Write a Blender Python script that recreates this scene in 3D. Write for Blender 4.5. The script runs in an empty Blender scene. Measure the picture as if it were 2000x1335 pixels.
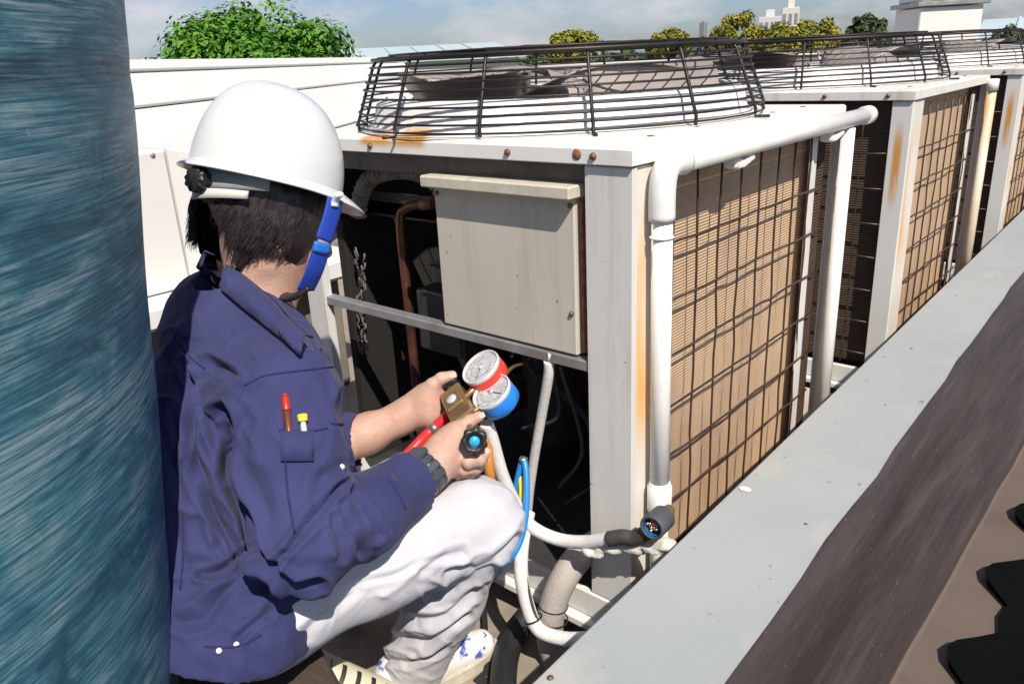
import bpy, bmesh, math, random
import numpy as np
from mathutils import Vector, noise
from mathutils.bvhtree import BVHTree

random.seed(7); rng = np.random.default_rng(7)
scene = bpy.context.scene
C = scene.collection
# ------------------------------------------------------------------ camera
RC = np.array([[ 0.75258922, 0.187804  , -0.63114113],
               [ 0.65669461,-0.28479144,  0.69831657],
               [-0.04859694,-0.9400125 , -0.33766084]])      # world = RC @ (right, down, forward)
CAM = np.array([0.0, 0.0, 1.14]); FPX = 1535.0
cam = bpy.data.cameras.new('camera'); cam.sensor_width = 36; cam.lens = FPX/2000*36
cam.clip_start = .02; cam.clip_end = 6000
co = bpy.data.objects.new('camera', cam); C.objects.link(co)
from mathutils import Matrix
mw = Matrix.Identity(4)
for i in range(3):
    mw[i][0] = RC[i][0]; mw[i][1] = -RC[i][1]; mw[i][2] = -RC[i][2]; mw[i][3] = CAM[i]
co.matrix_world = mw; scene.camera = co
# ------------------------------------------------------------------ light
SUN = np.array([.57, -.325, .755]); SUN /= np.linalg.norm(SUN)
w = bpy.data.worlds.new('World'); scene.world = w; w.use_nodes = True
nt = w.node_tree; nt.nodes.clear()
out = nt.nodes.new('ShaderNodeOutputWorld'); bg = nt.nodes.new('ShaderNodeBackground'); bg.inputs[1].default_value = .13
sky = nt.nodes.new('ShaderNodeTexSky'); sky.sky_type = 'NISHITA'; sky.sun_disc = False
sky.sun_elevation = math.asin(SUN[2]); sky.sun_rotation = math.atan2(SUN[0], SUN[1])
sky.air_density = 1.0; sky.dust_density = .7; sky.ozone_density = 1.0
tc = nt.nodes.new('ShaderNodeTexCoord'); mp = nt.nodes.new('ShaderNodeMapping'); mp.inputs['Scale'].default_value = (1, 1, 2.6)
nz = nt.nodes.new('ShaderNodeTexNoise'); nz.inputs['Scale'].default_value = 8.5; nz.inputs['Detail'].default_value = 9; nz.inputs['Roughness'].default_value = .55
rp = nt.nodes.new('ShaderNodeValToRGB'); rp.color_ramp.elements[0].position = .42; rp.color_ramp.elements[1].position = .80
mx = nt.nodes.new('ShaderNodeMixRGB'); mx.inputs[2].default_value = (4.7, 4.55, 4.75, 1)
tint = nt.nodes.new('ShaderNodeMixRGB'); tint.blend_type = 'MULTIPLY'; tint.inputs[0].default_value = 1; tint.inputs[2].default_value = (.40, .455, .60, 1)
for a, b in ((tc.outputs['Generated'], mp.inputs[0]), (mp.outputs[0], nz.inputs['Vector']), (nz.outputs[0], rp.inputs[0]),
             (rp.outputs[0], mx.inputs[0]), (sky.outputs[0], tint.inputs[1]), (tint.outputs[0], mx.inputs[1]), (mx.outputs[0], bg.inputs[0]), (bg.outputs[0], out.inputs[0])):
    nt.links.new(a, b)
sl = bpy.data.lights.new('sun', 'SUN'); sl.energy = 4.8; sl.angle = math.radians(.55); sl.color = (1, .925, .825)
so = bpy.data.objects.new('sun', sl); C.objects.link(so)
so.rotation_euler = Vector(SUN).to_track_quat('Z', 'Y').to_euler(); so.location = (3, -3, 8)
scene.view_settings.view_transform = 'Standard'; scene.view_settings.look = 'None'
scene.view_settings.exposure = .28; scene.view_settings.gamma = 1; scene.view_settings.use_curve_mapping = False

# ------------------------------------------------------------------ helpers
A = np.array
def nrm(v): v = np.asarray(v, float); return v/np.linalg.norm(v)
def ray(u, v): return RC@A([(u-1000)/FPX, (v-667.5)/FPX, 1.0])
def PX(u, v, t): return CAM+ray(u, v)*t                       # pixel + distance along the view axis
def PonY(u, v, y): r = ray(u, v); return CAM+r*(y/r[1])
def PonX(u, v, x): r = ray(u, v); return CAM+r*(x/r[0])
def PonZ(u, v, z): r = ray(u, v); return CAM+r*((z-CAM[2])/r[2])
def PD(u, v, dist): r = ray(u, v); return CAM+r*(dist/math.hypot(r[0], r[1]))   # horizontal distance
def dcam(x, y, z): return nrm(RC@A([x, y, z]))
def spl(pts, n=8):
    p = [A(q, float) for q in pts]; p = [2*p[0]-p[1]]+p+[2*p[-1]-p[-2]]; o = []
    for i in range(1, len(p)-2):
        for k in range(n):
            t = k/n; a, b, c, d = p[i-1], p[i], p[i+1], p[i+2]
            o.append(.5*(2*b+(c-a)*t+(2*a-5*b+4*c-d)*t*t+(3*b-a-3*c+d)*t**3))
    o.append(p[-2]); return o
WL = {}
def reg(o, loc, parent):
    base = WL[parent.name] if parent else np.zeros(3)
    o.location = tuple(A(loc)-base); o.parent = parent; WL[o.name] = A(loc, float)
def tag(o, label=None, cat=None, group=None, kind=None):
    if label: o['label'] = label
    if cat: o['category'] = cat
    if group: o['group'] = group
    if kind: o['kind'] = kind
    return o
def thing(name, label, cat, loc, group=None):
    o = bpy.data.objects.new(name, None); C.objects.link(o); o.empty_display_size = .1
    reg(o, loc, None); return tag(o, label, cat, group)
def copy_tree(o, parent=None):
    c = o.copy(); C.objects.link(c); c.parent = parent
    for ch in [q for q in o.children]: copy_tree(ch, c)
    return c
class MB:
    def __init__(s): s.V = []; s.F = []; s.S = []; s.n = 0
    def add(s, v, f, smooth=True):
        v = np.asarray(v, float); s.V.append(v)
        s.F += [tuple(int(i)+s.n for i in q) for q in f]; s.S += [smooth]*len(f); s.n += len(v); return s
    def obox(s, c, ax, h, bev=.002):
        bev = min(bev, .45*min(h)); idx = {}; V = []
        for sx in (-1, 1):
            for sy in (-1, 1):
                for sz in (-1, 1):
                    sg = (sx, sy, sz)
                    for a in range(3):
                        p = [sg[k]*(h[k]-(bev if k != a else 0)) for k in range(3)]
                        idx[sg+(a,)] = len(V); V.append(A(c)+sum(A(ax[k])*p[k] for k in range(3)))
        Fc = []
        for a in range(3):
            b, d = (a+1) % 3, (a+2) % 3
            for s0 in (-1, 1):
                q = []
                for sb, sd in ((-1, -1), (1, -1), (1, 1), (-1, 1)):
                    g = [0]*3; g[a] = s0; g[b] = sb; g[d] = sd; q.append(idx[tuple(g)+(a,)])
                Fc.append(q)
            for sb in (-1, 1):
                for sd in (-1, 1):
                    g1 = [0]*3; g1[a] = -1; g1[b] = sb; g1[d] = sd; g2 = list(g1); g2[a] = 1
                    Fc.append([idx[tuple(g1)+(b,)], idx[tuple(g2)+(b,)], idx[tuple(g2)+(d,)], idx[tuple(g1)+(d,)]])
        for sx in (-1, 1):
            for sy in (-1, 1):
                for sz in (-1, 1): Fc.append([idx[(sx, sy, sz, a)] for a in range(3)])
        return s.add(V, Fc, False)
    def box(s, lo, hi, bev=.002):
        lo, hi = A(lo, float), A(hi, float); lo, hi = np.minimum(lo, hi), np.maximum(lo, hi)
        return s.obox((lo+hi)/2, np.eye(3), (hi-lo)/2, bev)
    def beam(s, p, q, wdt, hgt, up=(0, 0, 1), bev=.002):
        p, q = A(p, float), A(q, float); x = nrm(q-p); y = nrm(np.cross(up, x)); z = np.cross(x, y)
        return s.obox((p+q)/2, (x, y, z), (np.linalg.norm(q-p)/2, wdt/2, hgt/2), bev)
    def tube(s, pts, r, n=10, cap=True, closed=False, sy=1.0):
        P = A(pts, float); m = len(P); r = np.full(m, r) if np.isscalar(r) else np.asarray(r, float)
        T = np.gradient(P, axis=0)
        if closed: T = np.roll(P, -1, 0)-np.roll(P, 1, 0)
        T /= np.linalg.norm(T, axis=1)[:, None]+1e-12
        u = nrm(np.cross(T[0], (0, 0, 1) if abs(T[0][2]) < .9 else (1, 0, 0))); V = []
        for i in range(m):
            u = nrm(u-T[i]*(u@T[i])); b = np.cross(T[i], u)
            for k in range(n):
                a = 2*math.pi*k/n; V.append(P[i]+r[i]*(u*math.cos(a)+b*math.sin(a)*sy))
        Fc = [(i*n+k, i*n+(k+1) % n, ((i+1) % m)*n+(k+1) % n, ((i+1) % m)*n+k) for i in range(m if closed else m-1) for k in range(n)]
        s.add(V, Fc)
        if cap and not closed:
            o = s.n-len(V); s.F += [tuple(o+k for k in range(n)), tuple(o+(m-1)*n+k for k in range(n))]; s.S += [False, False]
        return s
    def lathe(s, prof, c, ax=(0, 0, 1), n=32, smooth=True, arc=None, cap=True):
        ax = nrm(ax); u = nrm(np.cross(ax, (0, 1, 0) if abs(ax[1]) < .9 else (1, 0, 0))); b = np.cross(ax, u); V = []
        for r, z in prof:
            for k in range(n):
                a = 2*math.pi*k/n; V.append(A(c)+ax*z+r*(u*math.cos(a)+b*math.sin(a)))
        m = len(prof); Fc = [(i*n+k, i*n+(k+1) % n, (i+1)*n+(k+1) % n, (i+1)*n+k) for i in range(m-1) for k in range(n)]
        s.add(V, Fc, smooth); o = s.n-len(V)
        if cap:
            for i in (0, m-1):
                if prof[i][0] > 1e-5: s.F.append(tuple(o+i*n+k for k in range(n))); s.S.append(False)
        return s
    def ring(s, c, R_, r, ax=(0, 0, 1), n=48, k=6):
        ax = nrm(ax); u = nrm(np.cross(ax, (0, 1, 0) if abs(ax[1]) < .9 else (1, 0, 0))); b = np.cross(ax, u)
        return s.tube([A(c)+R_*(u*math.cos(2*math.pi*i/n)+b*math.sin(2*math.pi*i/n)) for i in range(n)], r, k, closed=True)
    def quadstrip(s, L, Rr):
        V = list(L)+list(Rr); n = len(L); return s.add(V, [(i, i+1, n+i+1, n+i) for i in range(n-1)])
    def build(s, name, m, parent=None, loc=None, fixn=True):
        V = np.concatenate(s.V)
        if loc is None:
            loc = WL[parent.name] if parent else A([(V[:, 0].min()+V[:, 0].max())/2, (V[:, 1].min()+V[:, 1].max())/2, V[:, 2].min()])
        V = V-loc; me = bpy.data.meshes.new(name); me.from_pydata(V.tolist(), [], s.F)
        me.polygons.foreach_set('use_smooth', s.S)
        if fixn:
            bm = bmesh.new(); bm.from_mesh(me); bmesh.ops.recalc_face_normals(bm, faces=bm.faces[:]); bm.to_mesh(me); bm.free()
        for q in (m if isinstance(m, (list, tuple)) else [m]): me.materials.append(q)
        o = bpy.data.objects.new(name, me); C.objects.link(o); reg(o, loc, parent); return o

# ------------------------------------------------------------------ materials
def mat(name, col, rough=.5, metal=0., col2=None, nscale=6., lo=.35, hi=.65, dirt=None, dscale=3., dlo=.55, dhi=.75, damt=.6,
        bump=0., bscale=60., stretch=(1, 1, 1), sheen=0., coat=0., spec=.5, sss=0., rvar=0., detail=6, wave=None, bump2=None, speck=None, drip=None):
    m = bpy.data.materials.new(name); m.use_nodes = True; t = m.node_tree; N = t.nodes; L = t.links
    b = N['Principled BSDF']; b.inputs['Roughness'].default_value = rough; b.inputs['Metallic'].default_value = metal
    b.inputs['Specular IOR Level'].default_value = spec
    if sheen: b.inputs['Sheen Weight'].default_value = sheen; b.inputs['Sheen Roughness'].default_value = .5
    if coat: b.inputs['Coat Weight'].default_value = coat; b.inputs['Coat Roughness'].default_value = .08
    if sss:
        b.inputs['Subsurface Weight'].default_value = sss; b.inputs['Subsurface Radius'].default_value = (.012, .005, .003); b.inputs['Subsurface Scale'].default_value = .6
    tc = N.new('ShaderNodeTexCoord'); mp = N.new('ShaderNodeMapping'); mp.inputs['Scale'].default_value = stretch
    L.new(tc.outputs['Object'], mp.inputs[0])
    def nzn(scale, det=detail, vec=mp):
        n = N.new('ShaderNodeTexNoise'); n.inputs['Scale'].default_value = scale; n.inputs['Detail'].default_value = det; n.inputs['Roughness'].default_value = .6
        L.new(vec.outputs[0], n.inputs['Vector']); return n
    def ramp(src, a, c):
        r = N.new('ShaderNodeMapRange'); r.inputs[1].default_value = a; r.inputs[2].default_value = c; L.new(src, r.inputs[0]); return r.outputs[0]
    cur = N.new('ShaderNodeRGB'); cur.outputs[0].default_value = (*col, 1); cur = cur.outputs[0]
    def mixin(cur, fac, c2):
        x = N.new('ShaderNodeMixRGB'); L.new(fac, x.inputs[0]); L.new(cur, x.inputs[1]); x.inputs[2].default_value = (*c2, 1); return x.outputs[0]
    n1 = nzn(nscale)
    if col2: cur = mixin(cur, ramp(n1.outputs[0], lo, hi), col2)
    if dirt:
        n2 = nzn(dscale, 9); q = N.new('ShaderNodeMath'); q.operation = 'MULTIPLY'; q.inputs[1].default_value = damt
        L.new(ramp(n2.outputs[0], dlo, dhi), q.inputs[0]); cur = mixin(cur, q.outputs[0], dirt)
    if drip:
        m2 = N.new('ShaderNodeMapping'); m2.inputs['Scale'].default_value = (1, 1, .06); L.new(tc.outputs['Object'], m2.inputs[0])
        q = N.new('ShaderNodeMath'); q.operation = 'MULTIPLY'; q.inputs[1].default_value = drip[1]; L.new(ramp(nzn(drip[0], 8, m2).outputs[0], .50, .74), q.inputs[0]); cur = mixin(cur, q.outputs[0], drip[2])
    if speck:
        m3 = N.new('ShaderNodeMapping'); L.new(tc.outputs['Object'], m3.inputs[0]); cur = mixin(cur, ramp(nzn(speck[0], 2, m3).outputs[0], speck[1], speck[1]+.05), speck[2])
    if rvar:
        q = N.new('ShaderNodeMapRange'); q.inputs[3].default_value = rough-rvar; q.inputs[4].default_value = rough+rvar; L.new(n1.outputs[0], q.inputs[0]); L.new(q.outputs[0], b.inputs['Roughness'])
    if bump or wave:
        bp = N.new('ShaderNodeBump'); bp.inputs['Strength'].default_value = bump or wave[1]; bp.inputs['Distance'].default_value = .004
        if wave:
            wv = N.new('ShaderNodeTexWave'); wv.bands_direction = wave[2]; wv.inputs['Scale'].default_value = wave[0]; L.new(tc.outputs['Object'], wv.inputs['Vector']); L.new(wv.outputs['Fac'], bp.inputs['Height'])
            if len(wave) > 3: cur = mixin(cur, ramp(wv.outputs['Fac'], .3, 1.), wave[3])
        else: L.new(nzn(bscale, 4).outputs[0], bp.inputs['Height'])
        if bump2:
            b2 = N.new('ShaderNodeBump'); b2.inputs['Strength'].default_value = bump2[1]; b2.inputs['Distance'].default_value = bump2[2]
            n3 = nzn(bump2[0], 3); n3.noise_type = 'RIDGED_MULTIFRACTAL'; n3.inputs['Distortion'].default_value = 1.2; L.new(n3.outputs[0], b2.inputs['Height']); L.new(bp.outputs[0], b2.inputs['Normal']); L.new(b2.outputs[0], b.inputs['Normal'])
        else: L.new(bp.outputs[0], b.inputs['Normal'])
    L.new(cur, b.inputs['Base Color'])
    m['nodes_cur'] = 1
    return m
def stain(m, axis, c0, c1, soft, zr, colr, scale=14., amt=.9, ax2=None):
    """a rust run on a painted part: a band in object coordinates along `axis` between c0 and c1, from zr[0] to zr[1] in height"""
    t = m.node_tree; N = t.nodes; L = t.links; b = N['Principled BSDF']; cur = b.inputs['Base Color'].links[0].from_socket
    tc = N.new('ShaderNodeTexCoord'); sp = N.new('ShaderNodeSeparateXYZ'); L.new(tc.outputs['Object'], sp.inputs[0])
    nz = N.new('ShaderNodeTexNoise'); nz.inputs['Scale'].default_value = scale; nz.inputs['Detail'].default_value = 6
    mp = N.new('ShaderNodeMapping'); mp.inputs['Scale'].default_value = (1, 1, .25); L.new(tc.outputs['Object'], mp.inputs[0]); L.new(mp.outputs[0], nz.inputs['Vector'])
    def mr(s, a, c, x0=0, x1=1):
        q = N.new('ShaderNodeMapRange'); q.interpolation_type = 'SMOOTHSTEP'
        q.inputs[1].default_value = a; q.inputs[2].default_value = c; q.inputs[3].default_value = x0; q.inputs[4].default_value = x1; L.new(s, q.inputs[0]); return q.outputs[0]
    def mul(a, c):
        q = N.new('ShaderNodeMath'); q.operation = 'MULTIPLY'; L.new(a, q.inputs[0])
        if isinstance(c, float): q.inputs[1].default_value = c
        else: L.new(c, q.inputs[1])
        return q.outputs[0]
    a = sp.outputs['XYZ'.index(axis)]
    f = mul(mr(a, c0, c0+soft), mr(a, c1-soft, c1, 1, 0)); zz = (zr[1]-zr[0])*.35
    f = mul(f, mul(mr(sp.outputs[2], zr[0], zr[0]+zz), mr(sp.outputs[2], zr[1]-zz, zr[1], 1, 0)))
    if ax2:
        a2 = sp.outputs['XYZ'.index(ax2[0])]; f = mul(f, mul(mr(a2, ax2[1], ax2[1]+ax2[3]), mr(a2, ax2[2]-ax2[3], ax2[2], 1, 0)))
    f = mul(f, mr(nz.outputs[0], .3, .52)); f = mul(f, amt)
    x = N.new('ShaderNodeMixRGB'); L.new(f, x.inputs[0]); L.new(cur, x.inputs[1]); x.inputs[2].default_value = (*colr, 1); L.new(x.outputs[0], b.inputs['Base Color'])
    return m
M = {}
M['white'] = mat('white_paint', (.70, .69, .655), .42, dirt=(.50, .44, .34), dscale=2.6, dlo=.55, dhi=.85, damt=.45, col2=(.73, .72, .69), nscale=9, bump=.05, bscale=25, drip=(34, .5, (.40, .35, .27)), speck=(70, .715, (.30, .22, .15)))
M['cover'] = mat('weathered_cover_paint', (.70, .69, .655), .45, dirt=(.45, .38, .28), dscale=5, dlo=.55, dhi=.78, damt=.55, col2=(.74, .72, .67), nscale=3, bump=.05, bscale=18, drip=(34, .5, (.40, .35, .27)), speck=(70, .715, (.30, .22, .15)))
M['post'] = mat('post_paint', (.66, .65, .62), .45, dirt=(.42, .36, .28), dscale=3, dlo=.6, dhi=.85, damt=.4, col2=(.62, .61, .585), nscale=5, stretch=(1, 1, .4), bump=.04, bscale=20, drip=(34, .5, (.40, .35, .27)), speck=(70, .715, (.30, .22, .15)))
M['box'] = mat('control_box_paint', (.56, .53, .46), .5, col2=(.53, .50, .425), nscale=3, dirt=(.36, .31, .23), dscale=4, dlo=.6, dhi=.85, damt=.4, bump=.06, bscale=12, drip=(34, .5, (.40, .35, .27)), speck=(70, .715, (.30, .22, .15)))
M['boxlid'] = mat('control_box_lid_paint', (.58, .54, .44), .55, col2=(.42, .37, .28), nscale=22, lo=.45, hi=.75, bump=.08)
M['pvc'] = mat('white_pvc', (.80, .80, .77), .35, col2=(.74, .72, .67), nscale=10, dirt=(.5, .42, .32), dscale=6, dlo=.62, dhi=.85, damt=.4)
M['dark'] = mat('dark_parts_and_shade', (.022, .024, .026), .6, col2=(.04, .04, .04), nscale=8, bump=.1)  # interior shade put into one dark colour, shared with dark parts
M['grime'] = mat('grimy_steel', (.11, .10, .09), .55, .3, col2=(.05, .045, .042), nscale=12, bump=.15)
M['galv'] = mat('galvanised_rail', (.42, .43, .43), .4, .55, col2=(.30, .30, .29), nscale=14, dirt=(.18, .14, .1), dscale=9, dlo=.58, dhi=.75)
M['wire'] = mat('dark_wire', (.045, .038, .034), .45, .4, col2=(.10, .06, .04), nscale=30)
M['cage'] = mat('cage_wire', (.02, .019, .02), .45, .3, col2=(.075, .042, .026), nscale=5, lo=.5, hi=.75)
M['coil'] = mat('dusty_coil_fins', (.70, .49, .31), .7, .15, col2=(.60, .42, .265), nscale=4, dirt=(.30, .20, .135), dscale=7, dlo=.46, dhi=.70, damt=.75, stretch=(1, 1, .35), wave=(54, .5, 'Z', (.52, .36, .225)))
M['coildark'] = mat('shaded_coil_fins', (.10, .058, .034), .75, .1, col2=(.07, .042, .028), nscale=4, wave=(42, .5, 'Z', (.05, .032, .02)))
M['blade'] = mat('fan_blade', (.36, .325, .30), .42, .0, col2=(.29, .25, .22), nscale=7, bump=.05)
M['bladelit'] = mat('pale_fan_blade', (.52, .50, .48), .45, 0, col2=(.42, .38, .34), nscale=6)
M['copper'] = mat('copper_pipe', (.24, .09, .055), .4, .7, col2=(.10, .05, .04), nscale=18)
M['screw'] = mat('rusty_screw', (.16, .10, .07), .5, .6, col2=(.30, .15, .07), nscale=40)
M['rust'] = mat('rust_spot', (.34, .15, .05), .8, 0, col2=(.18, .07, .03), nscale=60)
M['concrete'] = mat('roof_concrete', (.33, .28, .215), .85, col2=(.22, .185, .145), nscale=5, dirt=(.10, .085, .07), dscale=9, dlo=.52, dhi=.72, damt=.7, bump=.5, bscale=45)
M['parapet'] = mat('pale_parapet_flashing', (.36, .385, .39), .45, .0, col2=(.315, .345, .355), nscale=3.5, dirt=(.46, .45, .40), dscale=7, dlo=.52, dhi=.72, damt=.6, bump=.12, bscale=35, rvar=.12, speck=(38, .70, (.17, .17, .165)))
M['bitumen'] = mat('brown_bitumen_coating', (.030, .022, .021), .55, col2=(.052, .039, .036), nscale=6, lo=.38, hi=.66, dirt=(.105, .088, .082), dscale=9, dlo=.55, dhi=.80, damt=.5, stretch=(4, .28, 2.2), bump=.8, bscale=30, rvar=.2, detail=10, speck=(110, .70, (.13, .11, .10)))
M['ledge'] = mat('brown_ledge_paint', (.125, .095, .073), .7, col2=(.115, .085, .068), nscale=4, dirt=(.08, .06, .05), dscale=8, bump=.25, bscale=50)
M['shadowsheet'] = mat('black_shadow_sheet', (.0025, .0035, .0035), .95, col2=(.004, .005, .005), nscale=4, spec=.05)  # near black, so the sheet reads as a cast shadow
M['wallwhite'] = mat('white_metal_cladding', (.75, .745, .715), .5, col2=(.71, .70, .665), nscale=1.2, stretch=(1, 1, 3))
M['steel'] = mat('plain_steel', (.45, .45, .44), .35, .8, col2=(.3, .3, .3), nscale=20)
# ------------------------------------------------------------------ setting
def struct(name, mb, m, parent=None):
    o = mb.build(name, m, parent)
    if not parent: o['kind'] = 'structure'
    return o
M['ground'] = mat('far_ground', (.12, .13, .07), .9, col2=(.20, .18, .13), nscale=.02)
struct('ground', MB().add([(-3000, -3000, -5), (3000, -3000, -5), (3000, 3000, -5), (-3000, 3000, -5)], [(0, 1, 2, 3)], False), M['ground'])
# the flat roof the units stand on: slab with a gently uneven surface near the work place
mb = MB(); nx, ny = 90, 90; gx = np.linspace(-3.2, -.45, nx); gy = np.linspace(-.6, 3.0, ny); V = []
for y in gy:
    for x in gx: V.append((x, y, .004*noise.noise((x*7, y*7, 0))+.003*noise.noise((x*25, y*25, 3))))
mb.add(V, [(j*nx+i, j*nx+i+1, (j+1)*nx+i+1, (j+1)*nx+i) for j in range(ny-1) for i in range(nx-1)])
struct('roof_floor', mb, M['concrete'])
struct('roof_slab', MB().box((-16, -6, -.5), (-.3, 10, -.014), .01), M['concrete'])

# low parapet: pale flashing on top, bitumen-coated outer side, painted ledge, black sheet for the toothed shadow beyond
ZP = .39
def edge(ua, va, ub, vb, z, y0, y1, n=60, jit=0.):
    a, b = PonZ(ua, va, z), PonZ(ub, vb, z); o = []
    for i in range(n+1):
        y = y0+(y1-y0)*(i/n)**1.6; k = (y-a[1])/(b[1]-a[1]); p = a+(b-a)*k
        if jit: p[0] += jit*(noise.noise((y*9, z*5, 1))+.6*noise.noise((y*31, z, 7)))
        o.append(p)
    return o
root = thing('parapet_wall', 'low roof parapet with pale grey flashing on top and brown coated side', 'parapet', (-.43, 2.5, 0))
L0 = edge(1033, 1335, 2000, 407, ZP, -.8, 7); R0 = edge(1430, 1335, 2000, 538, ZP, -.8, 7)
mb = MB(); n = len(L0); V = []
for l, r in zip(L0, R0):
    l2 = l-A([0, 0, .05]); lb = l+A([.004, 0, .0]); r2 = r-A([0, 0, .02])
    V += [l2, l-A([0, 0, .004]), lb, l+(r-l)*.33+A([0, 0, .0015*noise.noise((l[1]*4, 0, 0))]), l+(r-l)*.66+A([0, 0, .0015*noise.noise((l[1]*4, 5, 0))]), r, r2]
mb.add(V, [(i*7+k, i*7+k+1, i*7+8+k, i*7+7+k) for i in range(n-1) for k in range(6)], False); mb.build('flashing', M['parapet'], root)
ww = []
for l, r in zip(L0, R0): ww += [l+A([.012, 0, -ZP]), l+A([.012, 0, -.03]), r+A([-.012, 0, -.03]), r+A([-.012, 0, -ZP-.2])]
MB().add(ww, [(i*4+k, i*4+k+1, i*4+5+k, i*4+4+k) for i in range(n-1) for k in range(3)], False).build('wall_core', M['concrete'], root)
# coated side: starts ragged on the flashing edge and falls to the ledge
ZL = .14
R1 = [r+A([-.006+.007*(noise.noise((r[1]*13, 2, 1))+.7*noise.noise((r[1]*47, 3, 1))), 0, .0035]) for r in R0]
B1 = edge(1740, 1335, 2000, 870, ZL, -.8, 7, jit=.003)
V = []; m_ = 9
for i in range(n):
    for k in range(m_):
        s = k/(m_-1); p = R1[i]+(B1[i]-R1[i])*s
        if k == 1: p = R1[i]+A([.014, 0, -.002])
        p = p+A([.006, 0, .004])*noise.noise((p[1]*8, s*6, 4))*(1 if 1 < k < m_-1 else .2)
        V.append(p)
MB().add(V, [(i*m_+k, i*m_+k+1, (i+1)*m_+k+1, (i+1)*m_+k) for i in range(n-1) for k in range(m_-1)]).build('bitumen_coating', M['bitumen'], root)
V = []
for b in B1: V += [b+A([-.02, 0, -.006]), b+A([0, 0, .006]), b+A([.006, 0, .004]), b+A([.30, 0, -.012]), b+A([.30, 0, -.2])]
MB().add(V, [(i*5+k, i*5+k+1, i*5+6+k, i*5+5+k) for i in range(n-1) for k in range(4)], False).build('ledge', M['ledge'], root)
# rivets and a splash of white paint on the flashing
for (u, v) in ((1075, 1322), (1574, 1022), (1780, 680), (1935, 470)):
    p = PonZ(u, v, ZP+.0015); MB().lathe([(.0001, .002), (.0035, .0015), (.0048, 0)] if u == 1075 else [(.0001, .001), (.002, .0006), (.003, 0)], p, n=10).build('rivet', M['screw'], root)
M['splash'] = mat('white_splash', (.85, .85, .83), .5)
p = PonZ(1456, 954, ZP+.002); mb = MB(); V = [p+A([0, 0, .002])]
for k in range(18):
    a = k/18*2*math.pi; r = .011*(1+.25*noise.noise((math.cos(a)*2, math.sin(a)*2, 0))); V.append(p+r*A([math.cos(a), math.sin(a)*.75, 0]))
mb.add(V, [(0, 1+k, 1+(k+1) % 18) for k in range(18)]).build('paint_splash', M['splash'], root)

# black sheet shaped and coloured as a toothed cast shadow: trapezoid ribs run away from the parapet, their ends make the toothed edge
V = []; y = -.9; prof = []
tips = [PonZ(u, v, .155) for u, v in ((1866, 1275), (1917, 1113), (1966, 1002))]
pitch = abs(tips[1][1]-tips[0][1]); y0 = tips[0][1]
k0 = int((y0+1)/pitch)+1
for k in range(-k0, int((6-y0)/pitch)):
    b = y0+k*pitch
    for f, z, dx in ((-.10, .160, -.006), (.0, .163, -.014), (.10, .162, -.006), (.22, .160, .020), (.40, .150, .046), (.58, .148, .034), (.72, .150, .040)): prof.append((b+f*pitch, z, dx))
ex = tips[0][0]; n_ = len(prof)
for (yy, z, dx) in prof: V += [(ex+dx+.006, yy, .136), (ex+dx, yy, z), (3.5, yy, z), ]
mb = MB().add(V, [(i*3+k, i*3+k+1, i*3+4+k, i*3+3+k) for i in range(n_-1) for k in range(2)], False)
tag(mb.build('toothed_shadow_sheet', M['shadowsheet']), 'black toothed sheet in place of a cast shadow beside the brown ledge', 'roof')

# ------------------------------------------------------------------ white cladding wall at the back left, and the far roof parapet
def wall(name, label, P0, P1, z0, rows, thick, parent=None, cat='wall'):
    P0, P1 = A(P0, float), A(P1, float); d = P1-P0; d[2] = 0; Ln = np.linalg.norm(d); d /= Ln; nn = A([d[1], -d[0], 0])
    if nn@(CAM-P0) < 0: nn = -nn
    r = thing(name, label, cat, (*(P0[:2]+d[:2]*Ln/2), z0))
    return r, d, nn, Ln
a, b = PD(250, 130, 5.0), PD(720, 118, 9.5); ztop = (a[2]+b[2])/2
d = nrm(A([b[0]-a[0], b[1]-a[1], 0])); P0 = A([a[0], a[1], 0])-d*2.5; P1 = A([b[0], b[1], 0])+d*1.5
r, d, nn, Ln = wall('cladding_wall', 'white sloping panelled metal roof edge behind the hard hat', P0, P1, 0, None, .1, cat='roof')
sl_ = nrm(A([0, 0, 1])*.62-nn*.0+nn*-.0)
up_ = nrm(A([0, 0, .80])-nn*.60); no_ = nrm(np.cross(d, up_)); no_ = no_ if no_[2] > 0 else -no_
top = (P0+P1)/2+A([0, 0, ztop])
for i, (s0, s1, off) in enumerate([(.66, 1.25, -.02), (.27, .652, -.008), (.055, .262, .004), (-.02, .05, .022)]):
    MB().obox(top-up_*(s0+s1)/2+no_*off, (d, up_, no_), (Ln/2, (s1-s0)/2, .012), .006).build('panel' if i < 3 else 'cap', M['wallwhite'], r)
MB().obox(top-up_*.6-no_*.06, (d, up_, no_), (Ln/2, .62, .02), .005).build('backing', M['grime'], r)
# far parapet
r = thing('far_parapet', 'long white parapet at the far end of the roof beyond the fan cages', 'parapet', (-4, 9, 0))
for k in range(8):
    MB().box((-10+k*1.5, 8.9, 0), (-10+k*1.5+1.492, 9.1, 1.0), .01).build('panel', M['wallwhite'], r)
MB().box((-10, 8.84, 1.004), (2.0, 9.16, 1.05), .01).build('coping', M['wallwhite'], r)

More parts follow.
